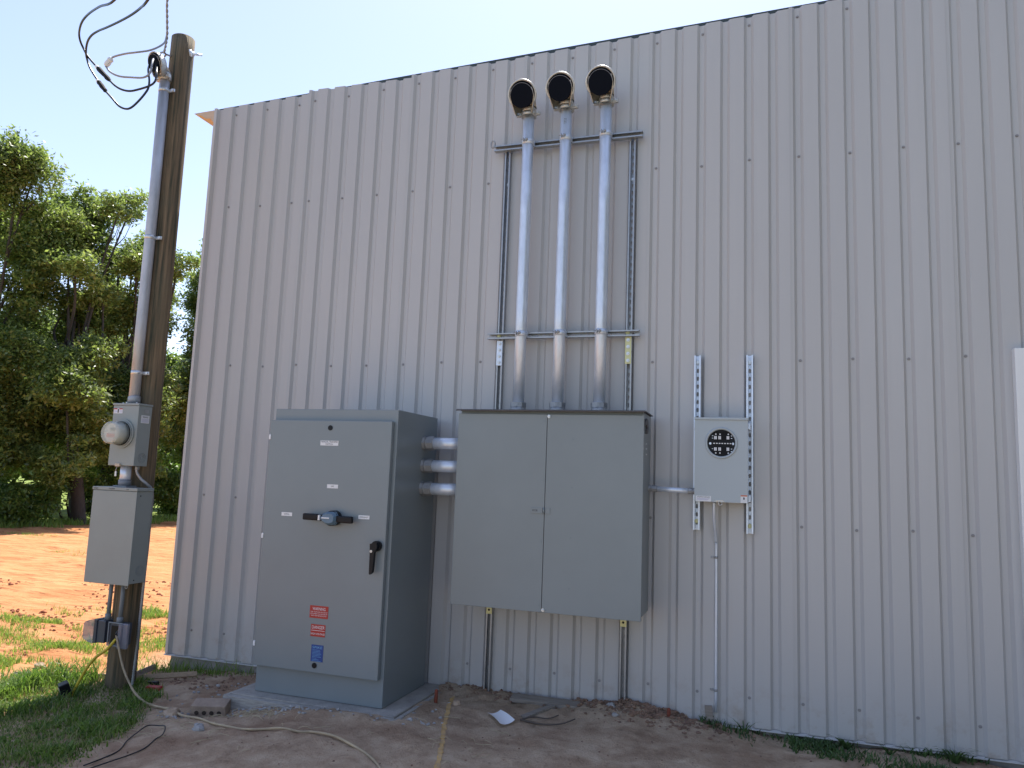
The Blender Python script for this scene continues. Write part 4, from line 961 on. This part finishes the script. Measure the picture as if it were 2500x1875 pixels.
# sheet of paper
b = MB(); nx_, ny_ = 8, 6; vs = []
c0, c1, c2, c3 = Vector((2.772, -.505, 0)), Vector((2.913, -.675, 0)), Vector((2.970, -.575, 0)), Vector((2.83, -.425, 0))
for i in range(nx_ + 1):
    for j in range(ny_ + 1):
        u_, v_ = i / nx_, j / ny_; p = (c0 * (1 - u_) + c1 * u_) * (1 - v_) + (c3 * (1 - u_) + c2 * u_) * v_
        vs.append((p.x, p.y, .128 + .014 * (v_ - .5) ** 2 * 4 + .006 * math.sin(u_ * 3.1)))
b.add(vs, [(i * (ny_ + 1) + j, (i + 1) * (ny_ + 1) + j, (i + 1) * (ny_ + 1) + j + 1, i * (ny_ + 1) + j + 1) for i in range(nx_) for j in range(ny_)], True)
zmax = max(gh(p.x, p.y) for p in (c0, c1, c2, c3)) + .006
o = b.build('paper_sheet', 'paper', None, origin=(2.87, -.55, .128)); o.location.z = max(.118, zmax)
tag(o, 'folded white sheet of paper lying on the bare dirt', 'paper')
for (x, y, h, lb) in ((2.385, -.39, .075, 'small rusty stake in the dirt at the right corner of the pad'), (3.80, -.115, .055, 'small rusty stake in the dirt near the wall right of the cabinet')):
    z = gh(x, y); o = MB().tube([(x, y, z - .05), (x + .003, y, z + h), (x + .003, y, z + h + .006)], [.012, .011, .006], 10).build('stake', 'rust', None, origin=(x, y, z)); tag(o, lb, 'stake', 'rusty stakes')
z = gh(4.04, -.035); o = MB().box(-.022, .022, -.004, .004, 0, .10, .001, mtx=Matrix.Translation((4.04, -.04, z - .01)) @ Matrix.Rotation(R(-6), 4, 'Y')).build('wood_stake', 'lumber_gray', None, origin=(4.04, -.04, z)); tag(o, 'flat pale wood stake standing against the wall below the thin conduit', 'stake')
# marking line draped over the ground
ln = [(2.44, -.24), (2.47, -.36), (2.53, -.54), (2.62, -.80), (2.735, -1.10), (2.80, -1.28), (2.9, -1.6), (3.0, -1.9)]
P = smooth_path([(x, y, 0) for x, y in ln], 12); b = MB(); vs = []; random.seed(8)
for i, p in enumerate(P):
    d = (P[min(i + 1, len(P) - 1)] - P[max(i - 1, 0)]).normalized(); nn = Vector((-d.y, d.x, 0)); w0 = .0145 * random.uniform(.55, 1.25); w1 = .0145 * random.uniform(.55, 1.25)
    for s_ in (-w0, 0, w1): q = p + nn * s_; vs.append((q.x, q.y, gh(q.x, q.y) + .004))
b.add(vs, [(i * 3 + j, (i + 1) * 3 + j, (i + 1) * 3 + j + 1, i * 3 + j + 1) for i in range(len(P) - 1) for j in (0, 1)], True)
tag(b.build('painted_line', 'line_paint', None, origin=(2.7, -1, .1)), kind='structure')

# stones
def rock(b, x, y, z, r, rs_):
    nu, nv = 7, 5; vs = []
    for j in range(nv + 1):
        th = math.pi * j / nv
        for i in range(nu):
            ph = 2 * math.pi * i / nu; k = r * rs_.uniform(.72, 1.15)
            vs.append((x + k * math.sin(th) * math.cos(ph), y + k * .8 * math.sin(th) * math.sin(ph), z + k * .62 * math.cos(th)))
    b.add(vs, [(j * nu + i, (j + 1) * nu + i, (j + 1) * nu + (i + 1) % nu, j * nu + (i + 1) % nu) for j in range(nv) for i in range(nu)])
rr = random.Random(21)
for x, y, r, m, lb in ((-.845, -.43, .045, 'stone_tan', 'brown rock on the sunlit clay left of the pole'), (1.36, -1.32, .040, 'stone', 'pale rock in the dirt just below the tan cord'),
                       (.93, -1.04, .055, 'stone_tan', 'large tan rock under the tan cord beside the shaded grass'), (2.53, -.40, .030, 'stone_tan', 'tan stone on the yellow line near the wall'),
                       (3.50, -.25, .022, 'stone', 'gray pebble on the dirt below the right lower strut'), (3.45, -.12, .032, 'stone', 'gray stone against the end of the buried board')):
    b = MB(); z = gh(x, y); rock(b, x, y, z + r * .25, r, rr); tag(b.build('rock', m, None, origin=(x, y, z)), lb, 'rock', 'loose rocks')
b = MB()
for _ in range(300):
    k = rr.random()
    if k < .45: x, y = rr.uniform(1.15, 1.9), -.86 - abs(rr.gauss(0, .05))
    elif k < .6: x, y = rr.uniform(.6, 1.12), rr.uniform(-.85, -.3)
    elif k < .8: x, y = rr.uniform(1.9, 2.6), rr.gauss(-.82, .06) + (rr.uniform(0, .5) if rr.random() < .3 else 0)
    else: x, y = rr.uniform(.8, 1.2), rr.uniform(-1.1, -.9)
    r = rr.uniform(.004, .013) * (1.4 if rr.random() < .12 else 1); rock(b, x, y, gh(x, y) + r * .2, r, rr)
tag(b.build('gravel', 'stone', None, origin=(1.5, -.9, .1)), 'scattered gray gravel around the concrete pad', 'gravel', kind='stuff')
b = MB()
for _ in range(1300):
    k = rr.random() * .82
    if k < .42: x, y = rr.gauss(3.7, .22), -.03 - abs(rr.gauss(0, .10))
    elif k < .6: x, y = rr.uniform(2.3, 4.1), -.03 - abs(rr.gauss(0, .06))
    elif k < .7: x, y = rr.uniform(.2, 1.1), rr.uniform(-.5, -.02)
    else: x, y = rr.uniform(1.2, 5.), rr.uniform(-1.9, -.3)
    r = rr.uniform(.004, .016) * (.45 if k > .7 else 1); rock(b, x, y, gh(x, y) + r * .15, r, rr)
tag(b.build('dirt_clods', 'clod', None, origin=(3, -.2, .1)), 'crumbled brown dirt clods along the wall foot', 'dirt', kind='stuff')
b = MB()
for _ in range(2600):
    x, y = rr.uniform(-6, -.3), rr.uniform(-.75, 3.5); r = rr.uniform(.005, .02) * (2 if rr.random() < .06 else 1)
    if vnoise(np.array([x * 1.3]), np.array([y * 1.3]))[0] > .05: rock(b, x, y, gh(x, y) + r * .1, r, rr)
mat('clay_clod', (0.24, 0.085, 0.04), 1.0, var=.3, vscale=20)
tag(b.build('clay_clods', 'clay_clod', None, origin=(-3, 1, 0)), 'reddish clay lumps scattered on the sunlit field', 'clay', kind='stuff')
# straw / dry roots
b = MB()
for _ in range(150):
    k = rr.random()
    if k < .35: x, y = rr.gauss(1.48, .12), rr.gauss(-.98, .05)
    elif k < .7: x, y = rr.gauss(.98, .16), rr.gauss(-1.25, .18)
    else: x, y = rr.uniform(.4, 3), rr.uniform(-1.6, -.6)
    a = rr.uniform(0, 6.28); L = rr.uniform(.03, .12); bend = rr.uniform(-1, 1)
    pts = [(x + L * t_ * math.cos(a + bend * t_), y + L * t_ * math.sin(a + bend * t_)) for t_ in (0, .33, .66, 1)]
    b.tube([(p[0], p[1], gh(*p) + .004 + .008 * math.sin(3.14 * i / 3)) for i, p in enumerate(pts)], .0013, 4, False)
tag(b.build('dry_roots', 'straw', None, origin=(1.4, -1, .1)), 'pale dry grass roots strewn on the dirt', 'dry grass', kind='stuff')

# ------------------------------------------------------------------ foliage
def quads_mesh(name, V, tint, m, nper=4, nverts_strip=None):
    """V: (n, k, 3) polygons"""
    n, k, _ = V.shape
    me = bpy.data.meshes.new(name); me.vertices.add(n * k); me.vertices.foreach_set('co', V.reshape(-1).astype(np.float32))
    me.loops.add(n * k); me.loops.foreach_set('vertex_index', np.arange(n * k)); me.polygons.add(n)
    me.polygons.foreach_set('loop_start', np.arange(0, n * k, k)); me.polygons.foreach_set('loop_total', np.full(n, k))
    at = me.attributes.new('tint', 'FLOAT', 'FACE'); at.data.foreach_set('value', tint.astype(np.float32))
    me.update(); me.materials.append(MATS[m]); return me
def leaf_cloud(blobs, dens, size, seed, squash=.8, up=.4):
    rs_ = np.random.RandomState(seed); out = []; tn = []
    for (c, r) in blobs:
        n = int(dens * r * r * 100)
        nc = max(4, int(n / 26)); 
        d = rs_.normal(size=(nc, 3)); d /= np.linalg.norm(d, axis=1)[:, None]
        cc = np.array(c) + d * r * (rs_.rand(nc, 1) ** .42) * np.array([1, 1, squash])
        k = rs_.randint(0, nc, n); cs = .10 + .10 * r
        P = cc[k] + rs_.normal(size=(n, 3)) * cs * np.array([1, 1, .6])
        nrm = rs_.normal(size=(n, 3)); nrm[:, 2] = np.abs(nrm[:, 2]) + up; nrm /= np.linalg.norm(nrm, axis=1)[:, None]
        t = rs_.normal(size=(n, 3)); t[:, 2] -= .5; t -= nrm * (t * nrm).sum(1)[:, None]; t /= np.linalg.norm(t, axis=1)[:, None]
        bt = np.cross(nrm, t); L = size * rs_.uniform(.5, 1.6, (n, 1)); W = L * .42
        V = np.stack([P - t * L * .5, P + bt * W * .5 - t * L * .05, P + t * L * .5, P - bt * W * .5 - t * L * .05], 1)
        out.append(V); ct = rs_.rand(nc); tn.append(np.clip(ct[k] * .55 + rs_.rand(n) * .45, 0, 1))
    return np.concatenate(out), np.concatenate(tn)
VR = Vector((.95, .31, 0)).normalized()          # horizontal axis across the view of the tree line
VD = Vector((-.31, .95, 0)).normalized()
def tree(label, base, trunk_r, h0, blobs, size, dens, m, seed, lean=0, group='trees beyond the dirt field', trunks=((0, 0),)):
    """blobs: (lateral m, height m, radius m); lateral along VR"""
    rng_ = random.Random(seed); base = Vector(base)
    tang = Vector((-(base.y + 5.0), base.x - 4.35, 0)).normalized()
    if tang.dot(Vector((.6, .8, 0))) < 0: tang = -tang
    dep = Vector((-tang.y, tang.x, 0))
    B = [(base + tang * l_ + dep * rng_.uniform(-1.3, 1.3) + Vector((0, 0, h)), r) for l_, h, r in blobs]
    t = thing('tree', label, 'tree', base, group)
    b = MB(); stems = []
    for (dl, ln) in trunks:
        p0 = base + tang * dl; top = p0 + tang * ln + Vector((0, 0, h0))
        pts = smooth_path([p0 - Vector((0, 0, .3)), p0 + tang * (ln * .35) + Vector((0, 0, h0 * .35)), p0 + tang * ln * .6 + dep * .1 + Vector((0, 0, h0 * .7)), top], 4)
        b.tube(pts, [trunk_r * (1.25 - .75 * i / (len(pts) - 1)) for i in range(len(pts))], 10); stems.append((p0, top))
    for (c, r) in B:
        p0, top = min(stems, key=lambda s: (s[1] - c).length); f_ = rng_.uniform(.45, 1.0); s0 = p0.lerp(top, f_)
        mid = s0.lerp(c, .5) + Vector((rng_.uniform(-.25, .25), rng_.uniform(-.25, .25), rng_.uniform(-.1, .3)))
        pts = smooth_path([s0, mid, c], 4); rr_ = trunk_r * .22
        b.tube(pts, [rr_ * (1 - .8 * i / (len(pts) - 1)) + .012 for i in range(len(pts))], 6)
        for _ in range(2):
            e = c + Vector((rng_.uniform(-1, 1), rng_.uniform(-1, 1), rng_.uniform(-.6, .5))) * (r * .6); b.tube([mid.lerp(c, .6), mid.lerp(e, .7), e], [.016, .010, .005], 5)
    b.build('trunk', 'bark', t)
    B2 = []
    for i, (c, r) in enumerate(B):
        near_ = sorted(((c - c2).length, j) for j, (c2, r2) in enumerate(B) if j != i)[:3]
        for dd, j in near_:
            if dd < 2.6 * r: B2.append((tuple(c.lerp(B[j][0], .5) + Vector((rng_.gauss(0, .15), rng_.gauss(0, .15), rng_.gauss(0, .15)))), r * .55))
    for c, r in B:
        B2.append((tuple(c), r * .82))
        for _ in range(4):
            d_ = Vector((rng_.gauss(0, 1), rng_.gauss(0, 1), rng_.gauss(0, .8))); d_.normalize(); B2.append((tuple(c + d_ * r * rng_.uniform(.75, 1.15)), r * rng_.uniform(.25, .45)))
    V, tn = leaf_cloud(B2, dens, size, seed)
    V = V - np.array(base); o = bpy.data.objects.new('crown', quads_mesh('crown', V, tn, m)); COL.objects.link(o); o.parent = t
    return t
def blobs_px(lst, u0, ppm, vh=1120, cam_h=1.55):
    """picture-plane sketch of a crown turned once into metres across and metres up"""
    return [((u - u0) / ppm, cam_h + (vh - v) / ppm, r / ppm) for u, v, r in lst]
T1 = blobs_px([(15, 430, 72), (78, 475, 72), (150, 450, 60), (205, 465, 45), (235, 440, 28), (30, 560, 100), (105, 575, 80), (168, 555, 42), (-15, 395, 45), (-70, 450, 85), (-80, 560, 110), (30, 680, 70), (125, 705, 60), (118, 645, 55), (190, 690, 42), (-40, 800, 100), (20, 850, 62), (125, 800, 75), (20, 950, 100), (115, 930, 90), (180, 860, 60), (50, 1050, 70), (140, 1040, 75), (-60, 980, 100), (0, 1110, 60), (80, 1115, 50), (150, 1120, 50), (195, 1000, 50), (210, 1090, 40)], 70, 98)
tree('tall leafy tree at the left edge, highest crown in the photo', (-13.06, 9.37, 0), .15, 4.6, T1, .098, 60, 'leaf_tree', 1, trunks=((1.3, -.8), (-.6, -.6)))
T2 = blobs_px([(215, 660, 34), (245, 700, 45), (285, 650, 40), (300, 620, 34), (330, 605, 30), (345, 660, 45), (275, 592, 34), (310, 568, 28), (245, 625, 32), (335, 560, 22), (225, 600, 22), (375, 620, 40), (245, 770, 60), (310, 740, 55), (285, 850, 45), (340, 850, 50), (220, 870, 60), (350, 760, 45), (300, 930, 70), (240, 980, 70), (330, 1010, 60), (200, 1050, 60), (280, 1080, 55), (370, 930, 40), (215, 940, 45), (240, 1120, 45), (310, 1100, 50), (350, 1110, 45), (205, 780, 40)], 290, 88)
tree('leafy tree behind the pole and meter, crown rising right of the tall tree', (-12.53, 11.66, 0), .15, 4.2, T2, .10, 60, 'leaf_tree', 2, trunks=((-.35, .3), (-.85, -.5), (.4, .6)))
T3 = blobs_px([(462, 570, 26), (440, 630, 36), (478, 640, 34), (425, 690, 34), (465, 720, 42), (440, 790, 39), (480, 800, 39), (425, 860, 34), (455, 880, 44), (430, 950, 47), (470, 980, 47), (420, 1040, 44), (455, 1080, 47), (540, 640, 78), (560, 800, 104), (540, 950, 104), (620, 700, 91)], 520, 84)
tree('sparse light green tree between the pole and the building corner', (-11.6, 14.6, 0), .13, 4.4, T3, .095, 60, 'leaf_tree_light', 3, trunks=((-.5, -.4), (-.9, -.1), (.2, .6)))
T4 = blobs_px([(-60, 880, 90), (40, 900, 80), (130, 880, 80), (210, 930, 70), (-30, 1000, 90), (70, 1010, 80), (160, 1030, 70), (240, 1060, 60), (60, 800, 50), (180, 800, 40)], 100, 70)
tree('dark background tree filling the gap low behind the tall left tree', (-17.2, 13.8, 0), .22, 3.4, T4, .16, 42, 'leaf_tree', 4, trunks=((0, 0), (1.2, .4)))
T5 = blobs_px([(280, 900, 55), (340, 880, 60), (400, 900, 60), (290, 1000, 65), (360, 1010, 65), (430, 1000, 60), (480, 940, 60), (330, 1080, 60), (420, 1090, 60), (500, 1080, 60), (390, 800, 45)], 380, 68)
tree('dark background tree low behind the pole and the sparse tree', (-15.7, 18.4, 0), .2, 3.2, T5, .16, 42, 'leaf_tree', 5, trunks=((-.8, 0), (.7, .3)))
# bushes along the field edge
def bush(label, x, y, blobs, m, seed, size=.10, dens=55):
    t = thing('bush', label, 'bush', (x, y, 0), 'bushes along the field edge')
    V, tn = leaf_cloud(blobs, dens, size, seed, .9, .2); V = V - np.array((x, y, 0.)); V[..., 2] = np.maximum(V[..., 2], .0)
    o = bpy.data.objects.new('foliage', quads_mesh('foliage', V, tn, m)); COL.objects.link(o); o.parent = t
    b = MB(); rg_ = random.Random(seed)
    for c, r in blobs: b.tube([(x + rg_.uniform(-.2, .2), y + rg_.uniform(-.2, .2), -.1), ((x + c[0]) / 2, (y + c[1]) / 2, c[2] * .5), c], [.025, .02, .008], 5)
    b.build('stem', 'bark', t)
rb = random.Random(5)
def hedge_blobs(x, y0, y1, h, n, r=.38):
    return [((x + rb.uniform(-.4, .3), y0 + (y1 - y0) * (i + .5) / n + rb.uniform(-.15, .15), h * rb.uniform(.25, .85)), r * rb.uniform(.8, 1.2)) for i in range(n)]
bush('dark vine covered bush at the far left edge of the field', -12.5, 6.9, hedge_blobs(-12.5, 5.6, 8.0, 1.25, 16), 'leaf_bush', 31)
bush('dark bush left of the bright lawn gap under the tall tree', -12.55, 8.6, hedge_blobs(-12.55, 8.0, 9.45, 1.25, 12), 'leaf_bush', 32)
bush('low bush with gaps showing bright lawn behind it', -12.6, 10.2, [((-12.6 + rb.uniform(-.3, .3), y, z), .30) for y, z in ((9.5, .9), (9.8, 1.05), (10.1, 1.0), (10.5, 1.05), (10.8, .95), (11.0, .8), (9.6, .3), (10.95, .4))], 'leaf_bush', 33, .10, 40)
bush('dark bush beside the breaker box, left of the pole', -12.55, 12.1, hedge_blobs(-12.55, 11.1, 13.2, 1.35, 16), 'leaf_bush', 34)
bush('bright green bush between the pole and the building corner', -12.4, 14.4, hedge_blobs(-12.4, 13.3, 15.9, 1.5, 22, .42), 'leaf_bush', 35, .12, 50)
bush('tangled bush beyond the building corner, behind the bright bush', -13.4, 16.5, hedge_blobs(-13.2, 15.2, 18.5, 1.6, 16, .5), 'leaf_bush', 36, .12)

# far woods closing the horizon, plus unseen trees added to block light
rw = np.random.RandomState(9); wb = []
for i in range(120):
    a_ = math.radians(rw.uniform(28, 88)); d_ = rw.uniform(48, 62); wb.append(((4.3 - d_ * math.sin(a_), -5 + d_ * math.cos(a_), rw.uniform(.8, 5.2)), rw.uniform(1.6, 2.8)))
for i in range(260):  # unseen leaf masses added at right to keep sky light off the rib slopes
    a_ = math.radians(rw.uniform(-125, -68)); d_ = rw.uniform(11, 16); wb.append(((4.3 - d_ * math.sin(a_), -5 + d_ * math.cos(a_), rw.uniform(.8, 10.5)), rw.uniform(1.2, 2.0)))
V, tn = leaf_cloud(wb, 1.5, .62, 12, .8, .3); V[..., 2] = np.maximum(V[..., 2], .0)
o = bpy.data.objects.new('distant_woods', quads_mesh('distant_woods', V, tn, 'leaf_tree')); COL.objects.link(o); tag(o, 'woods closing the horizon beyond the bright lawn, plus unseen foliage added at right to block side light', 'woods', kind='stuff')

# grass
def blades(name, X, Y, H, W, lean, m, seed, label, cat='grass', tintlo=0, tinthi=1):
    rs_ = np.random.RandomState(seed); n = len(X); Z = ground_h(X, Y) - .004
    a = rs_.uniform(0, 2 * np.pi, n); b_ = rs_.uniform(0, 2 * np.pi, n); ln = lean * rs_.uniform(.2, 1.0, n) * H
    w_ = np.stack([np.cos(b_), np.sin(b_), np.zeros(n)], 1) * (W * rs_.uniform(.6, 1.2, n))[:, None]
    d = np.stack([np.cos(a), np.sin(a), np.zeros(n)], 1)
    P0 = np.stack([X, Y, Z], 1); up = np.array([0, 0, 1.])
    P1 = P0 + d * (ln * .18)[:, None] + up * (H * .42)[:, None]; P2 = P0 + d * (ln * .55)[:, None] + up * (H * .78)[:, None]
    P3 = P0 + d * ln[:, None] + up * (H * np.where(lean > .8, .86, .98))[:, None]
    q1 = np.stack([P0 - w_, P0 + w_, P1 + w_ * .9, P1 - w_ * .9], 1); q2 = np.stack([P1 - w_ * .9, P1 + w_ * .9, P2 + w_ * .6, P2 - w_ * .6], 1); q3 = np.stack([P2 - w_ * .6, P2 + w_ * .6, P3 + w_ * .05, P3 - w_ * .05], 1)
    tn = rs_.uniform(tintlo, tinthi, n)
    o = bpy.data.objects.new(name, quads_mesh(name, np.concatenate([q1, q2, q3]), np.concatenate([tn, tn, tn]), m)); COL.objects.link(o)
    tag(o, label, cat, kind='stuff'); return o
rs = np.random.RandomState(77)
def region(n, x0, x1, y0, y1, f):
    X = rs.uniform(x0, x1, n); Y = rs.uniform(y0, y1, n); p = f(X, Y); k = rs.rand(n) < p; return X[k], Y[k]
def fore(X, Y):
    # right border of the lawn patch runs from the pole foot out to the lower middle of the picture
    xr = np.interp(Y, [-2.4, -1.75, -1.17, -.70, -.43, -.3], [1.3, 1.05, .74, .48, .22, -.02])
    yt = np.interp(X, [-2, -.8, -.55, -.2, .3], [-1.2, -.84, -.68, -.55, -.44])
    e = vnoise(X * 6, Y * 6) * .16
    return sst(.10, -.04, X - xr + e) * sst(.05, -.03, Y - yt + e * .4)
X, Y = region(34000, -1.6, 1.4, -2.35, -.35, fore)
clump = np.clip(vnoise(X * 5.5 + 4, Y * 5.5) * 1.5 + .55, .12, 1.25); patch = (1 - .62 * sst(-.25, .25, X)) * (1 - .35 * np.exp(-((X + .05) ** 2 + (Y + .95) ** 2) / .02))
blades('grass', X, Y, (.03 + .17 * clump * (.35 + .65 * rs.rand(len(X)))) * patch, .0042, 1.1, 'grass_blade', 1, 'lush green lawn grass around the pole foot, half in shade', tintlo=.0, tinthi=.75)
X, Y = region(9000, -1.0, 1.5, -2.0, -.35, fore); X = X + rs.normal(size=len(X)) * .05
blades('dry_grass', X, Y, .02 + .05 * rs.rand(len(X)), .0016, 1.2, 'grass_dry', 2, 'thin straw coloured blades among the lawn grass', 'dry grass')
def mid(X, Y):
    p = 0 * X
    for cx_, cy_, ax, ay in ((-2.0, .75, .9, .30), (-1.25, .15, .55, .22), (-2.6, .1, .8, .35), (-1.3, -.45, .55, .22), (-1.6, 1.5, .35, .25), (-3.2, 1.0, .8, .22), (-.5, .55, .3, .2), (-.35, 1.5, .3, .5), (-1.0, 2.1, .4, .3), (-7.26, 5.5, .55, .18), (-10.4, 7.3, .8, .15), (-.55, -.05, .25, .12), (-9.5, 9.0, .5, .12), (-8.5, 10, .6, .15)):
        p = np.maximum(p, np.exp(-(((X - cx_) / ax) ** 2 + ((Y - cy_) / ay) ** 2) * 1.2))
    return p * sst(-.12, .18, vnoise(X * 5, Y * 7)) * ((X < -.12) | (Y < -.05))
X, Y = region(120000, -4.2, .0, -.8, 2.6, mid); X2, Y2 = region(40000, -11.5, -6.2, 4.8, 10.5, mid)
X = np.concatenate([X, X2]); Y = np.concatenate([Y, Y2])
blades('grass', X, Y, .02 + .055 * rs.rand(len(X)), .0032, .9, 'grass_blade', 3, 'patchy grass tufts growing in the sunlit red clay', tintlo=.35, tinthi=1)
X, Y = region(9000, -12.6, -11.2, 5, 15.5, lambda X, Y: sst(-11.4, -12.0, X + vnoise(X * 2, Y * 2) * .9))
blades('grass', X, Y, .05 + .16 * rs.rand(len(X)), .009, .7, 'grass_blade', 4, 'rough grass strip at the far edge of the clay field', tintlo=.3, tinthi=1)
def cornerf(X, Y): return np.exp(-(((X - .25) / .35) ** 2 + ((Y + .08) / .07) ** 2)) * .8 + np.exp(-(((X + .05) / .09) ** 2 + ((Y + .08) / .13) ** 2)) + .25 * np.exp(-(((X - .75) / .3) ** 2 + ((Y + .05) / .05) ** 2))
X, Y = region(2600, -.25, 1.15, -.35, -.01, cornerf)
blades('grass', X, Y, .03 + .10 * rs.rand(len(X)) ** 2, .0028, .9, 'grass_blade', 5, 'grass tufts at the foundation by the building corner', tintlo=.2, tinthi=.9)
def rightf(X, Y):
    lo = np.interp(X, [3.95, 4.4, 5.0, 5.8, 6.6], [-.10, -.24, -.42, -.50, -.5]); e = vnoise(X * 7, Y * 7) * .12
    return sst(-.05, .06, Y - lo + e) * (X > 3.98) * sst(-.22, .25, vnoise(X * 5 + 2, Y * 7))
X, Y = region(15000, 3.95, 6.8, -.62, -.015, rightf)
blades('ground_cover', X, Y, .02 + .035 * rs.rand(len(X)), .0045, 1.3, 'weed_leaf', 6, 'low dark green weeds along the wall foot at right', 'weeds')
for i, (x, y, h, n, lb) in enumerate(((4.80, -.07, .13, 26, 'leftmost spiky grass tuft against the wall at lower right'), (5.02, -.09, .12, 24, 'middle spiky grass tuft against the wall at lower right'), (5.34, -.10, .15, 40, 'largest spiky grass tuft against the wall at lower right'), (4.24, -.05, .14, 9, 'thin sparse weed against the wall right of the thin conduit'))):
    rs2 = np.random.RandomState(90 + i); t = thing('grass_tuft', lb, 'weed', (x, y, gh(x, y)), 'grass tufts at the wall foot'); vs = []; tn = []
    for k in range(n):
        a = rs2.uniform(0, 2 * np.pi); L = h * rs2.uniform(.5, 1.15); d = np.array([math.cos(a), math.sin(a) * .5 - .15, 0]); w_ = np.array([-d[1], d[0], 0]) * .006 * (1 if n > 10 else .3) + np.array([0.003, 0, 0])
        p0 = d * .01; prev = p0; 
        for s_ in range(4):
            t0_, t1_ = s_ / 4, (s_ + 1) / 4; f_ = lambda q: p0 + d * L * .75 * q + np.array([0, 0, 1.]) * L * (q * 1.25 - .75 * q * q); w0_ = w_ * (1 - t0_) ** .7; w1_ = w_ * (1 - t1_) ** .7
            vs.append([f_(t0_) - w0_, f_(t0_) + w0_, f_(t1_) + w1_, f_(t1_) - w1_]); tn.append(rs2.rand())
    o = bpy.data.objects.new('blades', quads_mesh('blades', np.array(vs), np.array(tn), 'weed_leaf')); COL.objects.link(o); o.parent = t
